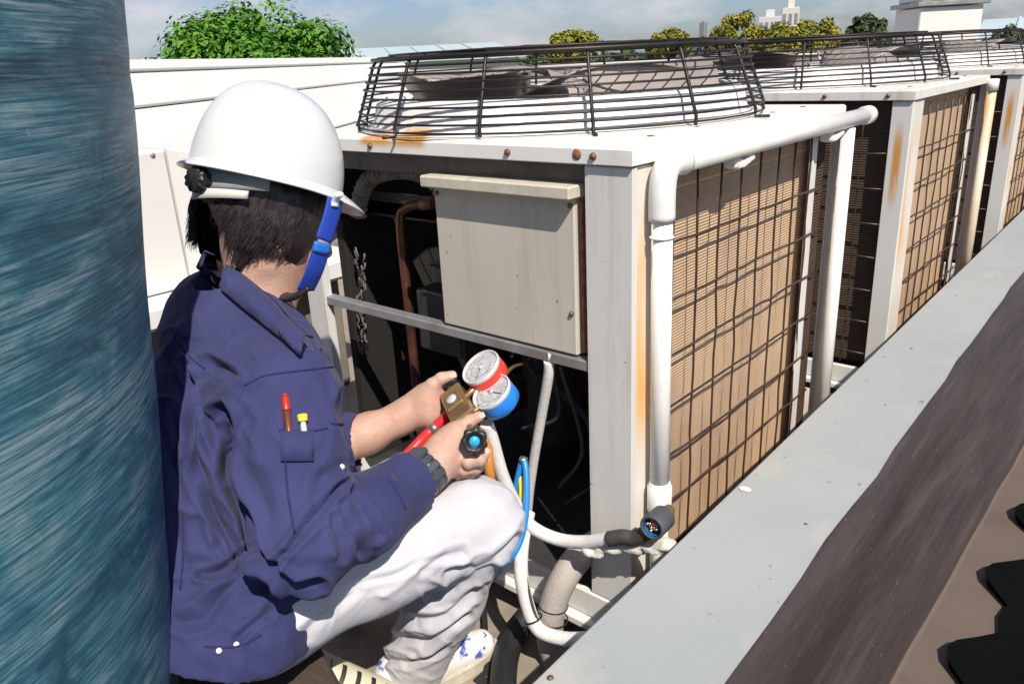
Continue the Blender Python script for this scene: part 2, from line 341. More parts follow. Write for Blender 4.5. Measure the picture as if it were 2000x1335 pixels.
# white metal cabinet between tank and hat
r = thing('duct_cabinet', 'white sheet metal cabinet standing behind the worker near the blue tank', 'cabinet', (-2.6, 1.6, 0))
K = PonX(322, 292, -2.35); y_ = K[1]; zt = K[2]
MB().box((-2.35-.5, y_-.9, .52), (-2.35, y_+.0, zt), .006).build('body', M['wallwhite'], r)
V = [(-2.35, y_+.004, zt), (-2.35-.45, y_+.004, zt), (-2.35-.45, y_+.6, zt-.02), (-2.30, y_+.45, zt-.13), (-2.35, y_+.004, .52), (-2.35-.45, y_+.004, .52), (-2.35-.45, y_+.6, .52), (-2.30, y_+.45, .52)]
MB().add(V, [(0, 1, 2, 3), (4, 5, 6, 7), (0, 3, 7, 4), (3, 2, 6, 7), (1, 2, 6, 5), (0, 1, 5, 4)], False).build('side_hood', M['wallwhite'], r)
for k in range(7):
    MB().lathe([(.0001, .004), (.006, .002), (.008, 0)], (-2.348, y_-.04-k*.07, zt-.012), (1, 0, 0), n=8).build('rivet', M['galv'], r)
MB().box((-2.95, y_-1.0, .44), (-2.24, y_+.62, .515), .012).build('base_ledge', M['wallwhite'], r)
M['taupe'] = mat('taupe_undershade', (.22, .20, .165), .8, col2=(.17, .15, .125), nscale=6, bump=.2)  # taupe holds the shade under the cabinet ledge
MB().box((-2.9, y_-.95, 0), (-2.34, y_+.55, .438), .01).build('shade_plinth', M['taupe'], r)

# ------------------------------------------------------------------ blue tank
t1, t2 = ray(245, 0), ray(350, 1335); n_ = nrm(np.cross(t1, t2)); h = nrm(ray(300, 667)*A([1, 1, 0])); left = A([-h[1], h[0], 0])
Cx = CAM+h*1.05+left*.50; 
def rad(z): return abs(n_@(A([Cx[0], Cx[1], z])-CAM))/math.hypot(n_[0], n_[1])
m = bpy.data.materials.new('brushed_blue_tank'); m.use_nodes = True; t = m.node_tree; N = t.nodes; Lk = t.links; bs = N['Principled BSDF']
tc = N.new('ShaderNodeTexCoord'); sp = N.new('ShaderNodeSeparateXYZ'); Lk.new(tc.outputs['Object'], sp.inputs[0])
at = N.new('ShaderNodeMath'); at.operation = 'ARCTAN2'; Lk.new(sp.outputs[1], at.inputs[0]); Lk.new(sp.outputs[0], at.inputs[1])
cmb = N.new('ShaderNodeCombineXYZ'); Lk.new(at.outputs[0], cmb.inputs[0]); Lk.new(sp.outputs[2], cmb.inputs[2])
def streak(sa, sz, det=7, dist=0.):
    mp = N.new('ShaderNodeMapping'); mp.inputs['Scale'].default_value = (sa, 1, sz); Lk.new(cmb.outputs[0], mp.inputs[0])
    q = N.new('ShaderNodeTexNoise'); q.inputs['Scale'].default_value = 1; q.inputs['Detail'].default_value = det; q.inputs['Roughness'].default_value = .65; q.inputs['Distortion'].default_value = dist
    Lk.new(mp.outputs[0], q.inputs['Vector']); return q.outputs[0]
def mr(s, a_, c_, x0=0., x1=1.):
    q = N.new('ShaderNodeMapRange'); q.inputs[1].default_value = a_; q.inputs[2].default_value = c_; q.inputs[3].default_value = x0; q.inputs[4].default_value = x1; Lk.new(s, q.inputs[0]); return q.outputs[0]
def mixc(f, c1, c2):
    x = N.new('ShaderNodeMixRGB'); Lk.new(f, x.inputs[0])
    for k_, c_ in ((1, c1), (2, c2)):
        if isinstance(c_, tuple): x.inputs[k_].default_value = (*c_, 1)
        else: Lk.new(c_, x.inputs[k_])
    return x.outputs[0]
fine = streak(4.5, 230, 9, .25); broad = streak(3.2, 15, 9, .9); dots = streak(26, 26, 3); vert = streak(30, 5, 4)
col = mixc(mr(fine, .40, .62), (.024, .115, .165), (.10, .275, .335))
col = mixc(mr(broad, .42, .68), col, (.125, .225, .27)) if False else mixc(mr(broad, .36, .50), (.020, .085, .13), col)
mul = N.new('ShaderNodeMath'); mul.operation = 'MULTIPLY'; Lk.new(mr(broad, .50, .60), mul.inputs[0]); Lk.new(mr(fine, .42, .62), mul.inputs[1])
col = mixc(mul.outputs[0], col, (.27, .37, .40))
mul2 = N.new('ShaderNodeMath'); mul2.operation = 'MULTIPLY'; Lk.new(mr(dots, .68, .76), mul2.inputs[0]); Lk.new(mr(vert, .5, .6), mul2.inputs[1])
col = mixc(mul2.outputs[0], col, (.5, .52, .5))
# a darker worn band round the shell, and a run of drips below it
rr_ = ray(150, 140); kk_ = np.linspace(.3, 2, 600); qs_ = [CAM+rr_*k_ for k_ in kk_]; zb_ = next((q_[2] for q_ in qs_ if math.hypot(q_[0]-Cx[0], q_[1]-Cx[1]) < rad(q_[2])), 1.15)
bandf = N.new('ShaderNodeMath'); bandf.operation = 'MULTIPLY'; Lk.new(mr(sp.outputs[2], zb_-.020, zb_-.008), bandf.inputs[0]); Lk.new(mr(sp.outputs[2], zb_+.010, zb_+.020, 1., 0.), bandf.inputs[1])
bandg = N.new('ShaderNodeMath'); bandg.operation = 'MULTIPLY'; Lk.new(bandf.outputs[0], bandg.inputs[0]); Lk.new(mr(fine, .30, .60, 1., .45), bandg.inputs[1])
col = mixc(bandg.outputs[0], col, (.008, .040, .075))
Lk.new(col, bs.inputs['Base Color']); bs.inputs['Roughness'].default_value = .5
bp = N.new('ShaderNodeBump'); bp.inputs['Strength'].default_value = .35; bp.inputs['Distance'].default_value = .003; Lk.new(fine, bp.inputs['Height']); Lk.new(bp.outputs[0], bs.inputs['Normal'])
r = thing('water_tank', 'large weathered teal blue water tank filling the left edge', 'tank', (Cx[0], Cx[1], 0))
zs = np.linspace(.0, 1.30, 60); prof = [(rad(z)+.0012*math.sin(z*19)-.0015*math.exp(-((z-1.148)/.012)**2), z) for z in zs]
MB().lathe(prof, (Cx[0], Cx[1], 0), n=120).build('shell', m, r)
pr = [(rad(1.30)+.006, 1.302), (rad(1.30)+.008, 1.308), (rad(1.30)-.02, 1.310), (.15, 1.312), (.14, 1.316), (.001, 1.318)]
MB().lathe(pr, (Cx[0], Cx[1], 0), n=96).build('lid', mat('blue_lid_plastic', (.05, .17, .23), .55, col2=(.08, .22, .28), nscale=9, dirt=(.2, .24, .24), dscale=5, bump=.1), r)
# ------------------------------------------------------------------ condenser units
UX0, UX1, UY0, UY1 = -1.60, -.672, 1.04, 1.925       # footprint of the near unit
ZB, ZT = .083, 1.005
UC = A([(UX0+UX1)/2, (UY0+UY1)/2])
M['postr'] = stain(mat('post_paint_rusty', (.66, .65, .62), .45, dirt=(.42, .36, .28), dscale=3, dlo=.6, dhi=.85, damt=.4, bump=.04, bscale=20), 'X', .418, .452, .012, (.56, .86), (.60, .28, .04), 30, .95)
M['flange'] = stain(mat('flange_paint', (.72, .70, .64), .5, col2=(.66, .62, .53), nscale=8, stretch=(1, 1, .3)), 'Y', -.5, -.30, .01, (.34, .86), (.74, .38, .07), 7, .9)
M['covr'] = stain(mat('cover_paint_rusty', (.80, .79, .75), .45, dirt=(.45, .38, .28), dscale=5, dlo=.58, dhi=.8, damt=.5, col2=(.74, .72, .67), nscale=3), 'X', -.20, .02, .03, (.90, .95), (.62, .29, .05), 9, .95, ('Y', -.47, -.40, .02))
M['coilin'] = mat('shade_dark_coil', (.010, .009, .009), .9, col2=(.016, .014, .012), nscale=6)  # coil blackened: the shade inside the unit is in its colour
def make_unit(open_front, label, dy, group='condenser units in a row along the parapet'):
    o = A([UC[0], UC[1]+dy, ZB]); root = thing('condenser_unit', label, 'air conditioner', o, group)
    x0, x1, y0, y1 = UX0, UX1, UY0+dy, UY1+dy
    P = lambda mb, n, m, par=root: mb.build(n, m, par)
    # base pan with a folded front rim and feet
    mb = MB().box((x0, y0, ZB), (x1, y1, ZB+.012), .002)
    mb.box((x0, y0-.003, ZB+.010), (x1, y0+.012, .150), .003).box((x0, y1-.012, ZB+.010), (x1, y1, .150), .003).box((x0, y0+.014, ZB+.010), (x0+.012, y1-.014, .150), .003).box((x1-.012, y0+.014, ZB+.010), (x1-.001, y1-.014, .150), .003)
    mb.box((x0+.02, y0-.02, ZB-.012), (x1-.004, y0+.03, ZB+.006), .003)
    P(mb, 'base_pan', M['white'])
    P(MB().box((x0+.014, y0+.016, ZB+.0135), (x1-.014, y1-.016, ZB+.018), .001), 'floor_shade_plate', M['dark'])  # dark sheet painting the shade over the base pan
    for fx in (x0+.10, x1-.16):
        for fy in (y0+.09, y1-.14): P(MB().box((fx, fy, 0), (fx+.07, fy+.07, ZB-.013), .006), 'foot', M['grime'])
    # corner posts: L-profile of bent sheet
    for cx, cy, sx, sy in ((x1, y0, -1, 1), (x0, y0, 1, 1), (x1, y1, -1, -1), (x0, y1, 1, -1)):
        wd = (.092 if open_front else .056) if cy == y0 and cx == x1 else (.018 if cx == x1 else .07)
        mb = MB().box((cx, cy, .152), (cx+sx*wd, cy+sy*.006, .974), .0025).box((cx-sx*.0005, cy+sy*.0065, .152), (cx+sx*.005, cy+sy*.014, .974), .002)
        mb.box((cx+sx*(wd-.005), cy+sy*.0065, .152), (cx+sx*wd, cy+sy*(.022 if wd > .03 else .009), .974), .002)
        P(mb, 'corner_post', M['postr'] if (not open_front and cy == y0 and cx == x1) else M['post'])
    # flange strip behind the near post, with its rust run
    P(MB().box((x1-.008, y0+.020, .152), (x1-.003, y0+.118, .974), .002), 'side_flange', M['flange'])
    # top cover
    hx, hy = (x1-x0)/2+.004, (y1-y0)/2+.008; cx, cy = UC[0], UC[1]+dy; nseg = 96; gcx, gcy = cx-.022, cy-.004
    Rb = .385; V = []
    def sq(a, ex, ey):
        c_, s_ = math.cos(a), math.sin(a); k = min(ex/max(abs(c_), 1e-9), ey/max(abs(s_), 1e-9)); return c_*k, s_*k
    angs = sorted(set([2*math.pi*i/nseg for i in range(nseg)]+[math.atan2(sy*hy, sx*hx) % (2*math.pi) for sx in (-1, 1) for sy in (-1, 1)])); na = len(angs)
    rings = []
    for a in angs:
        ox, oy = sq(a, hx, hy); px, py = sq(a, hx-.004, hy-.004)
        rings.append([(gcx+Rb*math.cos(a), gcy+Rb*math.sin(a), ZT+.064), (gcx+(Rb+.012)*math.cos(a), gcy+(Rb+.012)*math.sin(a), ZT+.067),
                      (gcx+(Rb+.024)*math.cos(a), gcy+(Rb+.024)*math.sin(a), ZT+.056), (gcx+(Rb+.034)*math.cos(a), gcy+(Rb+.034)*math.sin(a), ZT+.012),
                      (gcx+(Rb+.05)*math.cos(a), gcy+(Rb+.05)*math.sin(a), ZT+.004), (cx+px, cy+py, ZT), (cx+ox, cy+oy, ZT-.004), (cx+ox, cy+oy, .978), (cx+px, cy+py, .976), (cx+px, cy+py, ZT-.008),
                      (gcx+(Rb+.03)*math.cos(a), gcy+(Rb+.03)*math.sin(a), ZT-.006), (gcx+(Rb-.004)*math.cos(a), gcy+(Rb-.004)*math.sin(a), ZT-.06)])
    nk = len(rings[0]); V = [p for r_ in rings for p in r_]
    Fc = [(i*nk+k, i*nk+(k+1) % nk, ((i+1) % na)*nk+(k+1) % nk, ((i+1) % na)*nk+k) for i in range(na) for k in range(nk)]
    mb = MB().add(V, Fc); mb.S = [not (4 <= (j % nk) <= 9) for j in range(len(Fc))]
    cov = P(mb, 'top_cover', M['covr'] if open_front else M['cover'])
    for (sx_, yy_) in ((-.92, y0-.0085), (-.74, y0-.0085), (-1.29, y0-.0085), (-1.5, y0-.0085)):
        P(MB().lathe([(.0001, .005), (.005, .004), (.0065, 0)], (sx_, yy_, .990), (0, -1, 0), n=12), 'screw', M['screw'], cov)
    if open_front: P(MB().lathe([(.0001, .002), (.007, .0014), (.009, 0)], (-.772, y0-.0085, .992), (0, -1, 0), n=14), 'rust_blister', M['rust'], cov)
    for yy_ in np.linspace(y0+.14, y1-.1, 5): P(MB().lathe([(.0001, .004), (.006, .003), (.008, 0)], (x1-.055, yy_, ZT), n=10), 'screw', M['screw'], cov)
    # fan: hub and four broad blades standing a little above the bell mouth
    fan = P(MB().lathe([(.001, ZT+.075), (.05, ZT+.072), (.062, ZT+.067), (.062, ZT-.06), (.001, ZT-.06)], (gcx, gcy, 0), n=28), 'fan_hub', M['blade'])
    for b_ in range(4):
        a0 = math.radians(FAN_A+90*b_); V = []; nr, nc = 9, 9
        for i in range(nr):
            rr = .06+(.355-.06)*i/(nr-1)
            for j in range(nc):
                s = j/(nc-1)-.5; ang = a0+s*1.30*(.55+.45*i/(nr-1))+.16*(i/(nr-1)); z = ZT+.058+s*.105*(1-.15*i/(nr-1))+.055*math.cos(s*math.pi)*(i/(nr-1))**.7
                V.append((gcx+rr*math.cos(ang), gcy+rr*math.sin(ang), z))
        V += [(p[0], p[1], p[2]-.003) for p in V]; q = nr*nc
        Fc = [(i*nc+j, i*nc+j+1, (i+1)*nc+j+1, (i+1)*nc+j) for i in range(nr-1) for j in range(nc-1)]; Fc += [tuple(q+k for k in f[::-1]) for f in Fc]
        rim = [(0, j) for j in range(nc)]+[(i, nc-1) for i in range(1, nr)]+[(nr-1, j) for j in range(nc-2, -1, -1)]+[(i, 0) for i in range(nr-2, 0, -1)]
        rim = [i*nc+j for i, j in rim]; Fc += [(rim[k], rim[(k+1) % len(rim)], q+rim[(k+1) % len(rim)], q+rim[k]) for k in range(len(rim))]
        P(MB().add(V, Fc), 'blade', M['blade'] , fan)
    # fan guard: wire cage of rings and bent bars
    Rg0, Rg1, zg0, zg1 = .452, .408, ZT+.012, ZT+.147
    guard = P(MB().ring((gcx, gcy, zg1), Rg1, .0042, n=72), 'fan_guard', M['cage'])
    for k in range(9):
        f = k/9; P(MB().ring((gcx+.0015*math.sin(k*2.1), gcy+.0015*math.cos(k*1.7), zg0+(zg1-zg0)*f), Rg0+(Rg1-Rg0)*f**1.3, .0022, n=72, k=5), 'ring', M['cage'], guard)
    for k in range(9): P(MB().ring((gcx, gcy, zg1+.004+.004*(1-((k+1)/10)**2)), Rg1*(1-(k+1)/10.0)+.004, .0022, n=56, k=5), 'top_ring', M['cage'], guard)
    for k in range(14):
        a = 2*math.pi*(k+.28)/14; c_, s_ = math.cos(a), math.sin(a)
        foot = [(Rg0+.032, ZT+.006), (Rg0+.004, ZT+.006)] if k % 2 == 0 else [(Rg0+.002, zg0-.006)]
        pr = foot+[(Rg0+.003, zg0+.01), (Rg0+(Rg1-Rg0)*.5+.003, (zg0+zg1)/2), (Rg1+.003, zg1-.012), (Rg1-.008, zg1+.002), (Rg1*.5, zg1+.011), (.03, zg1+.012)]
        P(MB().tube([(gcx+r_*c_, gcy+r_*s_, z_) for r_, z_ in pr], .0034, 6), 'bar', M['cage'], guard)
    # side coil with its wire guard
    def coil(axis, m_coil, sparse=False):
        # axis 'x': the +X face; 'y': the front face
        if axis == 'x':
            w0, w1 = y0+.122, y1-.055; f = lambda w_, z_, off: A([x1-.046+off, w_, z_])
        else:
            w0, w1 = x0+.075, x1-.060; f = lambda w_, z_, off: A([w_, y0+.040-off, z_])
        a_, b_ = f(w0, .155, 0), f(w1, .970, -.03)
        cl = P(MB().box(a_, b_, .002), 'coil', m_coil)
        gd = P(MB().tube([f(w0+.01, .20, .030), f(w0+.01, .93, .030)], .0026, 6), 'coil_guard', M['wire'])
        zz = [.930-.104*k for k in range(1, 8)]; zz = [z_ for z_ in zz if z_ > .17]
        for k, z_ in enumerate(zz):
            pts = [f(w0-.006+(w1-w0+.012)*i/14, z_+.004*noise.noise((i*.5, k*3.1, dy)), .034+.003*noise.noise((i*.7, k, 2+dy))) for i in range(15)]
            P(MB().tube(pts, .0026, 6), 'wire', M['wire'], gd)
        nv = int((w1-w0)/.086)
        for k in range(nv+1):
            w_ = w0+.032+.086*k
            if w_ > w1: break
            pts = [f(w_+.006*noise.noise((k*1.7, i*.6, dy+axis.count('x'))), .16+(.955-.16)*i/12, .029+.003*noise.noise((k, i*.8, 5))) for i in range(13)]
            P(MB().tube(pts, .0023, 6), 'wire', M['wire'], gd)
        return f
    f = coil('x', M['coil'])
    # inner white angle and dark strip near the far end of the side
    P(MB().box((x1-.020, y1-.130, .155), (x1-.015, y1-.095, .945), .0015), 'side_angle', M['post'])
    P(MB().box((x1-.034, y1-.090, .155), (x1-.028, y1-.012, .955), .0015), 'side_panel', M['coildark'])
    # other two sides closed with coil
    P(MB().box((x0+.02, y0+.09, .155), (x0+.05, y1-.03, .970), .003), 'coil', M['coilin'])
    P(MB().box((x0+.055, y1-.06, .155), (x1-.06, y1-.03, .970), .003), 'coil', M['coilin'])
    if not open_front:
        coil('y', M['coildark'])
    return root
FAN_A = 37
unit = make_unit(True, 'nearest white condenser unit with its front panel off and wire fan cage', 0.)
U = unit
PT = lambda mb, n, m, par=None: mb.build(n, m, par or U)
y0 = UY0
# header rail, mid rail, control box
PT(MB().box((UX0+.07, y0+.022, .935), (UX1-.094, y0+.030, .975), .002), 'header_rail', M['grime'])
rail = PT(MB().box((UX0+.012, y0+.004, .613), (UX1-.0945, y0+.030, .633), .002), 'mid_rail', M['galv'])
bx = PT(MB().box((-1.132, y0+.008, .637), (-.792, y0+.13, .918), .003), 'control_box', M['box'])
PT(MB().box((-1.139, y0-.020, .9185), (-.781, y0+.135, .941), .003), 'box_lid', M['boxlid'], bx)
PT(MB().box((-.7905, y0+.020, .640), (-.784, y0+.13, .93), .001), 'box_side', M['rust'], bx)
for (xx, zz) in ((-.80, .905), (-.802, .715), (-1.122, .905)):
    PT(MB().lathe([(.0001, .005), (.0035, .004), (.005, 0)], (xx, y0+.0075, zz), (0, -1, 0), n=10), 'screw', M['screw'], bx)
# inside: compressor, pipes, brackets, return bends of the coil
comp = PT(MB().lathe([(.001, .56), (.05, .555), (.085, .53), (.095, .49), (.095, .22), (.085, .18), (.03, .17), (.03, .15)], (-1.18, 1.48, 0), n=36), 'compressor', M['dark'])
PT(MB().lathe([(.03, .53), (.03, .60), (.02, .62), (.001, .62)], (-1.18, 1.48, 0), n=20), 'terminal_cap', M['dark'], comp)
PT(MB().box((-1.56, 1.20, .80), (-.80, 1.26, .84), .003).box((-1.56, 1.20, .806), (-.80, 1.204, .86), .001), 'motor_rail', M['grime'])
PT(MB().lathe([(.001, .90), (.07, .90), (.075, .86), (.075, .74), (.05, .72), (.001, .72)], (UC[0], UC[1], 0), n=28), 'fan_motor', M['dark'])
PT(MB().tube(spl([(-1.36, 1.15, .15), (-1.36, 1.15, .60), (-1.36, 1.15, .80), (-1.335, 1.15, .84), (-1.28, 1.16, .853), (-1.20, 1.2, .856)], 6), .011, 10), 'suction_pipe', M['copper'])
PT(MB().tube([(-1.292, 1.158, .852), (-1.262, 1.165, .855)], .0145, 10), 'pipe_joint', M['screw'])
PT(MB().tube(spl([(-.90, 1.3, .15), (-.92, 1.25, .40), (-1.05, 1.22, .50), (-1.18, 1.35, .58)], 8), .009, 8), 'discharge_pipe', M['dark'])
# a valve block with a lid glinting behind the box edge
vb = PT(MB().box((-1.27, 1.16, .675), (-1.14, 1.30, .715), .004), 'valve_block', M['grime'])
PT(MB().add([(-1.285, 1.15, .716), (-1.13, 1.15, .720), (-1.13, 1.30, .732), (-1.24, 1.30, .730)], [(0, 1, 2, 3)], False).add([(-1.285, 1.15, .722), (-1.13, 1.15, .726), (-1.13, 1.30, .738), (-1.24, 1.30, .736)], [(0, 1, 2, 3)], False), 'lid_plate', M['galv'], vb)
PT(MB().ring((-1.17, 1.20, .745), .014, .003, (0, 1, 0), 20, 6), 'lifting_ring', M['galv'], vb)
db = PT(MB().box((-1.31, 1.13, .52), (-1.17, 1.22, .665), .006), 'drier_bracket', M['dark'])
PT(MB().tube([(-1.16, 1.128, .52), (-1.16, 1.128, .645), (-1.19, 1.128, .662), (-1.28, 1.128, .664)], .0035, 6), 'bracket_edge', M['grime'], db)
PT(MB().box((-1.225, 1.22, .36), (-1.12, 1.29, .44), .006), 'contactor_box', mat('dark_red_plastic', (.05, .005, .006), .6))
# hanging ragged netting
bd = MB(); rg_ = random.Random(4)
for k in range(34):
    c_ = PonY(702+rg_.uniform(-9, 9)+8*(k/34), 492+200*k/34, 1.13); d_ = nrm(A([rg_.uniform(-.6, .6), .1, 1])); bd.tube([c_-d_*.012, c_+A([rg_.uniform(-.006, .006), 0, 0]), c_+d_*.012], .0026, 5)
PT(bd, 'ragged_netting', mat('dusty_netting', (.13, .11, .10), .9))['kind'] = 'stuff'
# ribbed hoses: an arch under the cover and one down the left of the opening
M['ribbed'] = mat('dusty_ribbed_hose', (.30, .265, .22), .75, col2=(.16, .135, .11), nscale=30, lo=.4, hi=.65); M['ribcream'] = mat('cream_ribbed_hose', (.52, .48, .40), .7, col2=(.30, .25, .19), nscale=40)
def ribbed(pl, y_, r0, r1, nm, m_, step):
    q_ = A(spl([PonY(u_, v_, y_) for u_, v_ in pl], 30)); s_ = np.concatenate([[0], np.cumsum(np.linalg.norm(np.diff(q_, axis=0), axis=1))]); n_ = int(s_[-1]/step)*6
    ss = np.linspace(0, s_[-1], n_); q_ = np.stack([np.interp(ss, s_, q_[:, k_]) for k_ in range(3)], 1); PT(MB().tube(q_, r0+(r1-r0)*(.5+.5*np.cos(2*math.pi*ss/step))**.6, 14), nm, m_)
ribbed([(700, 420), (704, 385), (722, 350), (760, 334), (805, 334), (846, 350), (870, 385)], 1.13, .013, .021, 'ribbed_hose', M['ribbed'], .016)
ribbed([(604, 640), (612, 672), (630, 720), (648, 770), (662, 820), (668, 880)], 1.075, .012, .019, 'ribbed_hose', M['ribcream'], .021)
# loose wiring hanging in the opening
for (p_, q_) in (((-.85, 1.07, .60), (-.90, 1.12, .30)), ((-.88, 1.08, .60), (-.98, 1.10, .42)), ((-.84, 1.15, .5), (-.95, 1.2, .2))):
    p_, q_ = A(p_), A(q_); PT(MB().tube(spl([p_, (p_+q_)/2+A([.04, .02, -.04]), q_], 8), .004, 6), 'cable', M['dark'])

FAN_A = 62
unit2 = make_unit(False, 'second white condenser unit in the row, rust streak on its front post', 1.44)
unit3 = copy_tree(unit2); unit3.location.y += 1.52
tag(unit3, 'farthest white condenser unit, cut off by the right edge of the picture')

# ------------------------------------------------------------------ white pvc pipework clipped to the units
g = thing('pvc_pipe', 'white plastic pipe along the near unit top edge and down its corner', 'pipe', (-.645, 1.08, .3))
xz = -.648; zt_ = .972
MB().tube([(xz, 1.115, zt_), (xz, 2.03, zt_+.002)], .0185, 16).build('top_pipe', M['pvc'], g)
MB().lathe([(.0215, 0), (.0215, .035), (.0185, .036)], (xz, 1.998, zt_+.002), (0, 1, 0), n=18).build('end_cap', M['pvc'], g)
el = spl([(xz, 1.152, zt_), (xz, 1.112, zt_), (xz, 1.094, zt_-.012), (xz, 1.088, zt_-.04), (xz, 1.088, zt_-.085)], 6)
MB().tube(el, .0215, 16).build('elbow', M['pvc'], g)
MB().tube([(xz, 1.089, zt_-.08), (xz, 1.095, .36)], .0175, 16).build('down_pipe', M['pvc'], g)
MB().lathe([(.0215, 0), (.0225, .004), (.0225, .05), (.0195, .052), (.0195, .058), (.0175, .06)], (xz, 1.095, .352), n=18).build('coupling', M['pvc'], g)
MB().tube([(xz, 1.096, .352), (xz, 1.097, .16)], .0165, 14).build('lower_pipe', M['pvc'], g)
MB().tube([(xz-.002, 1.902, .955), (xz-.002, 1.898, .1)], .0175, 14).build('far_pipe', M['pvc'], g)
for yy in (1.345, 1.80):
    mb = MB(); 
    for k in range(5):
        mb.obox((xz-.010+.001*k, yy+.012*k, zt_-.026-.004*math.sin(k)), (A([1, 0, 0]), nrm(A([0, 1, .2])), nrm(A([0, -.2, 1]))), (.014, .010, .010-.001*k), .004)
    mb.build('clamp', M['pvc'], g)
for zz in (.375, .388, .401, .86):
    MB().ring((xz, 1.0945-.0065*(zz-.36)/.53, zz), .0180, .0022, n=24, k=6).build('tape_wrap', M['pvc'], g)
M['pvcrust'] = mat('rust_stained_pipe', (.72, .66, .55), .5, col2=(.62, .30, .06), nscale=3.5, lo=.42, hi=.55, stretch=(1, 1, .35))
g2 = thing('pvc_pipe', 'rust stained upright pipe at the far corner of the second unit', 'pipe', (-.65, 3.37, .1))
MB().tube([(-.652, 3.345, .99), (-.652, 3.34, .12)], .0175, 14).build('upright', M['pvcrust'], g2)
MB().lathe([(.021, 0), (.021, .04), (.0175, .042)], (-.652, 3.344, .95), n=16).build('collar', M['pvc'], g2)
# concrete pads and odds and ends between the units
M['pad'] = mat('pale_concrete_pad', (.50, .46, .38), .8, col2=(.40, .36, .29), nscale=7, bump=.3)
for k, (yy, lab) in enumerate(((1.99, 'pale concrete pad in the gap between first and second condenser unit'), (3.43, 'pale concrete pad in the gap before the farthest condenser unit'))):
    tag(MB().box((-1.6, yy+.05, 0), (-.60, yy+.43, .075), .01).build('concrete_pad', M['pad']), lab, 'concrete pad', 'pads between the units')
